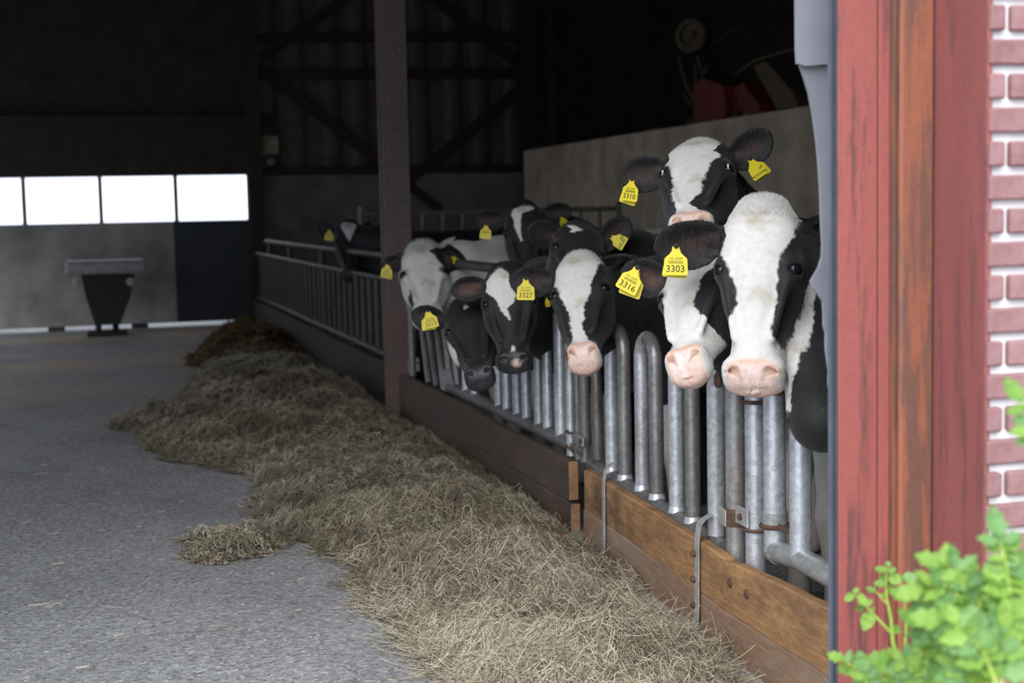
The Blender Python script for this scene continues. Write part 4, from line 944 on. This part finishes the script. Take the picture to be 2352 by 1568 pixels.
    q_ = [(X[ii] - HO[0]) / s, (Y[ii] - HO[1]) / s, (Z[ii] - HO[2]) / s]
    lx = [R[i, 0] * q_[0] + R[i, 1] * q_[1] + R[i, 2] * q_[2] for i in range(3)]
    hs = head_sdf(lx[0], lx[1], lx[2], ears) * s
    f[ii] = smin(f[ii], hs, .035 * s) if True else hs
    # carve what the blend with the neck must not fill
    f = np.maximum(f, -Z + .0)
    grid = openvdb.FloatGrid(); grid.background = 1.0; f = np.clip(f, -.1, .1).astype(np.float32); grid.copyFromArray(f)
    pts, quads = grid.convertToQuads(isovalue=0.0)
    V = np.column_stack([np.interp(pts[:, i], np.arange(len(G[i])), G[i]) for i in range(3)]); quads = quads.astype(np.int64)
    for _ in range(2):                                # light smoothing
        acc = np.zeros_like(V); cnt = np.zeros(len(V))
        for k_ in range(4):
            np.add.at(acc, quads[:, k_], V[quads[:, (k_ + 1) % 4]] + V[quads[:, (k_ - 1) % 4]]); np.add.at(cnt, quads[:, k_], 2)
        V = V * .55 + .45 * acc / np.maximum(cnt, 1)[:, None]
    p0, p1, p2, p3 = (V[quads[:, i]] for i in range(4))
    vol = np.einsum('ij,ij->i', p0 - ctr, np.cross(p1 - p0, p2 - p0)).sum()
    if vol < 0: quads = quads[:, ::-1]
    org = np.array((S[0], S[1], 0.0)); me = bpy.data.meshes.new('cow')
    me.from_pydata((V - org).tolist(), [], quads.tolist()); me.polygons.foreach_set('use_smooth', [True] * len(me.polygons))
    me.materials.append(M['coat']); o = bpy.data.objects.new('cow', me); C.objects.link(o); o.location = org; o['_o'] = org.tolist(); o['_ear'] = ear_mid; tag(o, label, 'cow', group)
    # ---- coat markings, in the head's own frame
    Q = (V - HO) @ R.T / s; x, y, z = Q.T
    d_head = np.clip((-(y + .02) / .25 - 1) , 0, None)
    ish = (z > -.62) & (z < .09) & (np.abs(x) < .19) & (y > -.27) & (y < .08)
    nz = .005 * fbm(Q, 11, 5, 3) + .003 * fbm(Q, 40, 6, 2)
    white = np.full(len(V), -.1)
    if blaze:
        zz = [b_[0] for b_ in blaze]; xl = np.interp(-z, [-q for q in zz], [b_[1] for b_ in blaze]); xr = np.interp(-z, [-q for q in zz], [b_[2] for b_ in blaze])
        top_, bot_ = max(zz), min(zz)
        m = np.minimum(np.minimum(x - xl, xr - x), np.minimum(top_ - z, z - bot_)); m = np.minimum(m, (y + .16) * 1.0)
        white = np.maximum(white, m)
    for (c_, r_, sg_) in patches:
        e = ell(x, y, z, c_, r_); white = np.maximum(white, -e) if sg_ > 0 else np.minimum(white, e)
    white = np.where(ish, white, -.1)
    if headwhite: white = np.where(ish & (ears_mask(Q, ears) < .5), np.maximum(white, .05), white)
    for (c_, r_, sg_) in patches:
        if headwhite and sg_ < 0: white = np.where(ish, np.minimum(white, ell(x, y, z, c_, r_)), white)
    pw = np.full(len(V), -.1)
    for (c_, r_, sg_) in patches:
        if sg_ > 0 and c_[1] < -.06: pw = np.maximum(pw, -ell(x, y, z, c_, r_))
    # body markings
    far = ~ish
    wbod = fbm(V, .55, 17 + int(poll[0]) % 13, 3) * .12 + (white_body - .5) * .3
    wbod = np.maximum(wbod, (belly - V[:, 2]) + .05 * fbm(V, 1.6, 23, 3))
    for (c_, r_, sg_) in body_patch:
        e = ell(V[:, 0], V[:, 1], V[:, 2], c_, r_); wbod = np.maximum(wbod, -e) if sg_ > 0 else np.minimum(wbod, e)
    em = ears_mask(Q, ears)
    white = np.where(far & (em < .5), np.maximum(wbod, pw), white); white = np.where(em > .5, -.05, white)
    white = white + nz
    pink = np.minimum(-(z + .464) - .012 * (np.abs(x) / .06) ** 2, (y + .098) * .9 + .3 * (-.50 - z)) if nose else np.full(len(V), -.1)
    pink = np.minimum(pink, .064 * mz - np.abs(x) + .25 * np.clip(-y - .03, 0, .1) * 0 - .35 * np.clip(-.475 - z, -1, .02) * 0)
    pink = np.where(ish, np.minimum(pink, .05), -.1)
    pig = {'pink': 0., 'black': 1.2, 'spot': 1.0}.get(nose, 0.) * np.ones(len(V))
    if nose == 'spot': pig = np.clip(.5 + 60 * ell(x, y, z, (.012, .0, -.528), (.026, .05, .022)), 0, 1.2)
    rim = np.clip(1 - np.abs(z + .470) / .022, 0, 1) * .8 + np.clip(1.3 - np.sqrt((np.abs(x) / mz - .048) ** 2 + (z + .502) ** 2) / .020, 0, 1) * .75 + np.clip((np.abs(x) / mz - .052) / .015, 0, 1) * .6 + np.clip((-y - .045) / .02, 0, 1) * .4
    lid = np.clip(1.6 - ell(np.abs(x) / wf, y, z, (.112, -.036, -.19), (.033, .034, .027)) * 60 - 1., 0, 1) * ish
    axm = np.abs(x) / mz; nost_shade = np.clip(1.0 - 260 * np.minimum(cone(axm, y, z, (.024, -.020, -.526), (.043, -.016, -.500), .003, .008), cone(axm, y, z, (.043, -.016, -.500), (.066, -.034, -.500), .008, .002)), 0, 1) * ish  # mask that darkens the nostril hollows by colour, as shade
    stain = np.clip(.35 * fbm(Q, 9, 8, 3) - .12 + .5 * np.clip(1 - np.hypot(x, z + .01) / .07, 0, 1), 0, .75) * ish + far * np.clip(.5 - V[:, 2], 0, .3) + far * .18
    inner = np.zeros(len(V)); edge_ = 0
    for side, d, nn in ears:
        a_, b_, c_ = ear_coords(Q.T, side, d, nn); inner = np.maximum(inner, np.clip(1.4 - np.hypot((a_ - .105) / .06, b_ / .030), 0, 1) * (c_ > 6.2 * b_ * b_ - .001) * (a_ > 0) * (np.abs(b_) < .075) * (c_ < .06))
    inner = inner * inn
    for nm, ar in (('white', white), ('pink', pink), ('pig', pig), ('rim', rim), ('lid', np.maximum(np.maximum(lid, 0), nost_shade * (.35 if nose == 'pink' else .7))), ('stain', stain), ('ear', inner)):  # 'lid' holds the eyelid ring and the painted nostril shade
        at = me.attributes.new(nm, 'FLOAT', 'POINT'); at.data.foreach_set('value', ar.astype(np.float32))
    # ---- eyes
    for sd in (-1, 1):
        c_ = wor((sd * .1085 * wf, -.0405, -.190)); b = MB(); rr = .0225 * s
        prof = [(rr * math.sin(math.pi * i / 10), -rr * math.cos(math.pi * i / 10)) for i in range(11)]; prof[0] = (.0005, -rr); prof[-1] = (.0005, rr)
        b.lathe(prof, c_, R.T @ np.array((sd, .45, 0)), 18); eo = b.build('eye', M['eye'], o, True)
        if eye_white:
            ax_ = R.T @ np.array((sd * .75, .66, 0)); b = MB(); rw = rr * 1.02; ins = -sd if eye_white > 0 else sd
            A_ = [math.radians(g) for g in range(-75, 80, 12)]; U_ = ax_ / np.linalg.norm(ax_); Wd = R.T @ np.array((-sd * .66, .75, 0)); Zd = R[2]
            V_ = []
            for g in A_:
                for tw in (.50, .86): dirv = U_ * math.cos(tw) + (Wd * math.cos(g) + Zd * math.sin(g)) * math.sin(tw) * (1.0 if tw > .6 else 1.0); V_.append(c_ + rw * (dirv if tw > .6 else (U_ * math.cos(tw + .36 * abs(math.sin(g)) ** 2) + (Wd * math.cos(g) + Zd * math.sin(g)) * math.sin(tw + .36 * abs(math.sin(g)) ** 2))))
            b.add(V_, [(2 * i, 2 * i + 1, 2 * i + 3, 2 * i + 2) for i in range(len(A_) - 1)]); b.build('eye_white', M['eye_white'], eo, True, fix=False)
    # ---- hair
    if nhair: coat_hair(o, V, quads, Q, R, s, white, pink, em, ish, lid, nhair, inner, shag)
    return o
def ears_mask(Q, ears):
    m = np.zeros(len(Q))
    for side, d, nn in ears:
        a, b, c = ear_coords(Q.T, side, d, nn); m = np.maximum(m, ((a > .012) & (a < EL * 1.1) & (np.abs(b) < .085) & (np.abs(c) < .09)).astype(float))
    return m
def coat_hair(o, V, quads, Q, R, s, white, pink, em, ish, lid, n, inner, shag=1.0):
    r = np.random.default_rng(int(abs(V[0, 0]) * 1e4) % 9973)
    A, B_, C_, D_ = (V[quads[:, i]] for i in range(4)); nr = np.cross(C_ - A, D_ - B_); ar = np.linalg.norm(nr, axis=1); nr = nr / (ar[:, None] + 1e-12)
    qc = Q[quads[:, 0]]; hd = ish[quads[:, 0]] | (em[quads[:, 0]] > .5); neck = ~hd & (np.linalg.norm(qc - np.array((0, -.2, -.1)), axis=1) < .55)
    face_vis = (nr @ (O - V.mean(0)) > -.35 * np.linalg.norm(O - V.mean(0)))
    wgt = ar * (hd * 1.0 + neck * .5) * face_vis * (pink[quads[:, 0]] < -.004) * (lid[quads[:, 0]] < .6) * (1 + 1.6 * (qc[:, 2] > -.04) * hd)
    fi = r.choice(len(quads), n, p=wgt / wgt.sum()); u, v = r.random(n)[:, None], r.random(n)[:, None]
    root = (A[fi] * (1 - u) + B_[fi] * u) * (1 - v) + (D_[fi] * (1 - u) + C_[fi] * u) * v; nn = nr[fi]
    def lerp(t): return (t[quads[fi, 0]] * (1 - u[:, 0]) + t[quads[fi, 1]] * u[:, 0]) * (1 - v[:, 0]) + (t[quads[fi, 3]] * (1 - u[:, 0]) + t[quads[fi, 2]] * u[:, 0]) * v[:, 0]
    q = (root - (0, 0, 0)); ql = np.stack([lerp(Q[:, i]) for i in range(3)], 1); w = lerp(white); e = lerp(em); ihd = lerp(ish.astype(float)); inn = lerp(inner)
    # lie: down the nose below a whorl between the eyes, up and outwards above it
    up = ql[:, 2] > -.14
    fl = np.where(up[:, None], np.stack([ql[:, 0] * 6, np.full(n, -.3), (ql[:, 2] + .14) * 7 + .25], 1), np.stack([ql[:, 0] * 3, np.full(n, -.4), np.full(n, -1.)], 1))
    fl = np.where((ihd < .5)[:, None], np.array((0, -.5, -1.)), fl); fl = fl + r.normal(0, .17, (n, 3)); fw = fl @ R; fw -= nn * np.einsum('ij,ij->i', fw, nn)[:, None]; fw /= np.linalg.norm(fw, axis=1)[:, None] + 1e-9
    L = np.where(ihd > .5, .0068 * shag, .015) * (.6 + .8 * r.random(n)); L = np.where((ihd > .5) & (ql[:, 2] > -.07), L * (1.2 + 14 * np.clip(ql[:, 2] + .07, 0, .09)), L); L = np.where(e > .5, .015 * (.6 + .8 * r.random(n)), L) * s
    lift = np.where((ihd > .5) & (ql[:, 2] > -.03), 0.7, .24) + .12 * r.random(n)
    t = np.array([0, .35, .7, 1.]); m = 4
    pts = root[:, None] + L[:, None, None] * (fw[:, None] * t[None, :, None] + nn[:, None] * (lift[:, None] * (t - .45 * t * t)[None])[:, :, None]) - nn[:, None] * .001
    pts = pts - np.array(o['_o'])
    cu = bpy.data.hair_curves.new('coat_hair'); cu.add_curves([m] * n); cu.attributes['position'].data.foreach_set('vector', pts.astype(np.float32).ravel())
    ra = cu.attributes.new('radius', 'FLOAT', 'POINT'); ra.data.foreach_set('value', np.tile(np.array([.00028, .00026, .0002, .00007], np.float32) * s, n))
    ww = (w + r.normal(0, .0022, n)) > 0; g = r.random(n)[:, None]
    st = np.clip(.35 * fbm(ql, 9, 8, 3) - .12 + .5 * np.clip(1 - np.hypot(ql[:, 0], ql[:, 2] + .01) / .07, 0, 1), 0, .75)[:, None] * (ihd > .5)[:, None]
    wc = np.array((.77, .765, .735)) * (1 - st) + np.array((.46, .38, .25)) * st
    bc = np.array((.010, .010, .012)) * (.6 + g) + np.array((.05, .028, .020)) * inn[:, None]
    col = np.ones((n, 4), np.float32); col[:, :3] = np.where(ww[:, None], wc * (.88 + .16 * g), bc)
    ca = cu.attributes.new('tone', 'FLOAT_COLOR', 'CURVE'); ca.data.foreach_set('color', col.ravel()); cu.materials.append(M['hair'])
    h = bpy.data.objects.new('coat_hair', cu); C.objects.link(h); h.parent = o; h['kind'] = 'stuff'; return h
def bod(S, R_, wz=1.28): return ((S[0], S[1], wz - .28), (R_[0], R_[1], wz - .28), wz)

# the heifers, nearest first; pixel pairs are the crown and the lip of each head
c = cow('largest nearest heifer, broad white face, black eye patches, yellow tag 3303', (1740, 448), (1722, 900), 4.25, .98, -11, bod((2.47, 4.06), (3.6, 3.86), 1.30),
    earL=(1460, 575, -1), earR=(1890, 545, 1), earLn=(0, .3, -.5), nhair=46000,
    blaze=[(.09, -.10, .10), (-.02, -.12, .115), (-.09, -.135, .11), (-.14, -.105, .075), (-.19, -.078, .065), (-.25, -.058, .060), (-.30, -.055, .062), (-.36, -.075, .05), (-.40, -.10, .06), (-.45, -.105, .098), (-.60, -.105, .10)],
    white_body=.0, belly=.70, el=1.13, mz=1.16, patches=(((.134, -.18, -.23), (.018, .035, .06), 1), ((.130, -.175, -.30), (.020, .035, .06), 1), ((.117, -.16, -.37), (.021, .035, .06), 1), ((.098, -.14, -.44), (.024, .04, .06), 1), ((.075, -.12, -.50), (.03, .04, .04), 1)), neck_pts=((at_d(1838, 800, 4.36), .085), (at_d(1890, 960, 4.20), .080), ((2.40, 3.86, .97), .13)), body_patch=((at_d(1822, 885, 4.25), (.05, .06, .045), 1),))
ear_tag(c, 1553, 567, -.5, 57, 2, 0, '3303', back=(.06, -.10, 6))
c = cow('heifer tagged 3316 with white face and pink muzzle, half behind the largest head', (1586, 548), (1560, 846), 4.66, .92, -30, bod((2.5, 4.68), (3.65, 4.66), 1.26),
    earL=(1386, 606, -1), nhair=26000, inn=1.0,
    blaze=[(.09, -.12, .10), (-.02, -.13, .115), (-.09, -.16, .11), (-.16, -.16, .06), (-.19, -.10, .045), (-.26, -.085, .03), (-.32, -.09, .04), (-.37, -.14, .09), (-.42, -.16, .13), (-.60, -.2, .2)], white_body=.0, belly=.82, mz=.92)
ear_tag(c, 1463, 616, -.5, 52, 29, 0, '3316', back=(.10, -.12, -8))
c = cow('raised white faced heifer tagged 3310 looking over the backs, rolling white eyes', (1602, 298), (1582, 522), 5.3, .96, -12, bod((2.95, 5.72), (4.1, 5.75), 1.26),
    earL=(1400, 408, .4), earR=(1757, 316, -.35), eye_white=1, nhair=24000,
    blaze=[(.09, -.10, .10), (-.02, -.11, .095), (-.08, -.125, .10), (-.14, -.125, .085), (-.18, -.095, .06), (-.22, -.085, .045), (-.295, -.075, .035), (-.36, -.07, .024), (-.41, -.06, -.005), (-.45, -.07, .03), (-.48, -.10, .08), (-.60, -.12, .12)], white_body=.0, belly=.7, mz=.95, wf=1.08)
ear_tag(c, 1452, 413, -.5, 38, 10, 28, '3310', back=(-.12, -.16, 8))
ear_tag(c, 1723, 366, .5, 38, -32, -25, None, small=False, back=(.22, -.10, -8), hand=(('MOOTIME', .20, -.02, -.84, 0), ('UP', .20, .26, -.58, .1)))
c = cow('heifer tagged 3327 with white blaze tapering to a pink nose above dark tubes', (1322, 564), (1336, 830), 6.15, 1.01, -10, bod((2.56, 6.28), (3.7, 6.3), 1.24),
    earL=(1148, 642, -1), earR=(1442, 628, 1), nhair=22000,
    blaze=[(.09, -.10, .10), (-.0, -.12, .115), (-.05, -.115, .10), (-.115, -.115, .075), (-.16, -.09, .06), (-.23, -.072, .042), (-.32, -.042, .018), (-.39, -.035, .012), (-.46, -.04, .035), (-.50, -.035, .07), (-.60, -.03, .12)],
    patches=(((-.07, -.05, -.555), (.05, .06, .03), 1),), white_body=.0, belly=.6, mz=.92, wf=.95)
ear_tag(c, 1208, 641, -.5, 42, 2, 0, '3327')
c = cow('dark heifer peering from behind with folded ear and handwritten tag', (1342, 492), (1318, 700), 6.6, .95, 8, bod((2.95, 6.82), (4.1, 6.85), 1.3),
    earL=(1252, 538, -.3), earR=(1449, 500, -.3), nhair=9000, patches=(((-.065, 0, -.075), (.06, .06, .028), 1),), white_body=.0, nose='black')
ear_tag(c, 1403, 543, .5, 33, -59, 0, None, small=False, hand=(('SAKAI', .30, -.12, -.80, 0), ('80', .28, .32, -.62, 0)))
c = cow('black heifer with lightning white forehead blaze and pink spotted dark nose', (1163, 600), (1182, 848), 6.8, .88, 0, bod((2.56, 7.3), (3.7, 7.36), 1.2),
    earL=(1010, 672, -1), earR=(1290, 655, 1), nhair=16000, inn=1.5, nose='spot',
    blaze=[(.0, -.05, -.03), (-.03, -.08, .0), (-.08, -.13, .012), (-.122, -.12, .03), (-.167, -.075, .037), (-.195, -.062, .021), (-.233, -.049, -.01), (-.27, -.028, -.003), (-.30, -.008, .002)],
    patches=(((.0, .0, -.45), (.011, .04, .03), 1),), white_body=.0, belly=.62, mz=1.05, wf=1.13)
ear_tag(c, 1255, 683, .5, 11, -10, 55, None, small=False)
c = cow('all black heifer tagged 3313 with tiny white star, lowest head in the row', (1058, 672), (1104, 872), 7.1, .9, 0, bod((2.5, 7.86), (3.65, 7.92), 1.2),
    earL=(938, 718, -1), earR=(1160, 690, 1), nhair=16000, nose='black',
    patches=(((.01, .0, -.075), (.013, .04, .02), 1), ((-.125, -.13, -.27), (.034, .06, .17), 1)), white_body=.0, belly=.6)
ear_tag(c, 984, 715, -.5, 34, -11, 0, '3313', back=(-.10, -.10, 5))
c = cow('white headed heifer with black ears standing before the brown steel post', (966, 552), (982, 738), 9.2, 1.0, -3, bod((2.62, 9.2), (3.8, 9.3), 1.3),
    earL=(878, 606, 1), el=.78, shag=2.6, wf=1.16, earR=(1050, 590, -.9), nhair=24000, headwhite=True, patches=(((-.10, -.06, -.35), (.035, .07, .05), -1), ((.125, -.05, -.20), (.03, .03, .02), -1), ((-.13, -.06, -.2), (.03, .03, .02), -1)), white_body=.8, body_patch=((at_d(1140, 578, 9.75), (.3, .25, .10), -1),))
ear_tag(c, 890, 607, -.5, 26, 8, 10, '3322', back=(.08, -.1, 5))
ear_tag(c, 1038, 588, .5, 17, -42, -45, None, small=False)
c = cow('black heifer with crooked white stripe holding its head above the pipe rail', (1200, 455), (1214, 652), 8.7, .95, 0, bod((3.2, 8.5), (4.35, 8.5), 1.3),
    earL=(1098, 506, .3), earR=(1312, 480, -.3), nhair=12000, nose='black',
    blaze=[(-.022, -.02, .065), (-.03, -.06, .07), (-.045, -.07, .07), (-.062, -.075, .03), (-.072, -.078, -.008), (-.15, -.065, -.025), (-.265, -.03, -.018)], white_body=.1)
ear_tag(c, 1117, 517, -.5, 27, 6, 12, None)
ear_tag(c, 1290, 497, .5, 19, -18, -40, None, small=False)
c = cow('far black heifer with heart shaped white star beyond the post', (800, 500), (806, 640), 13.0, 1.0, 0, bod((2.82, 12.66), (3.95, 12.6), 1.3),
    earL=(736, 522, .3), earR=(858, 520, 1), hf=.011, nose='black', blaze=[(.0, -.05, -.02), (-.02, -.07, .07), (-.06, -.068, .068), (-.10, -.05, .05), (-.16, -.022, .022), (-.20, -.003, .003)], white_body=.1)
ear_tag(c, 757, 528, -.5, 21, 5, 10, None, small=True)
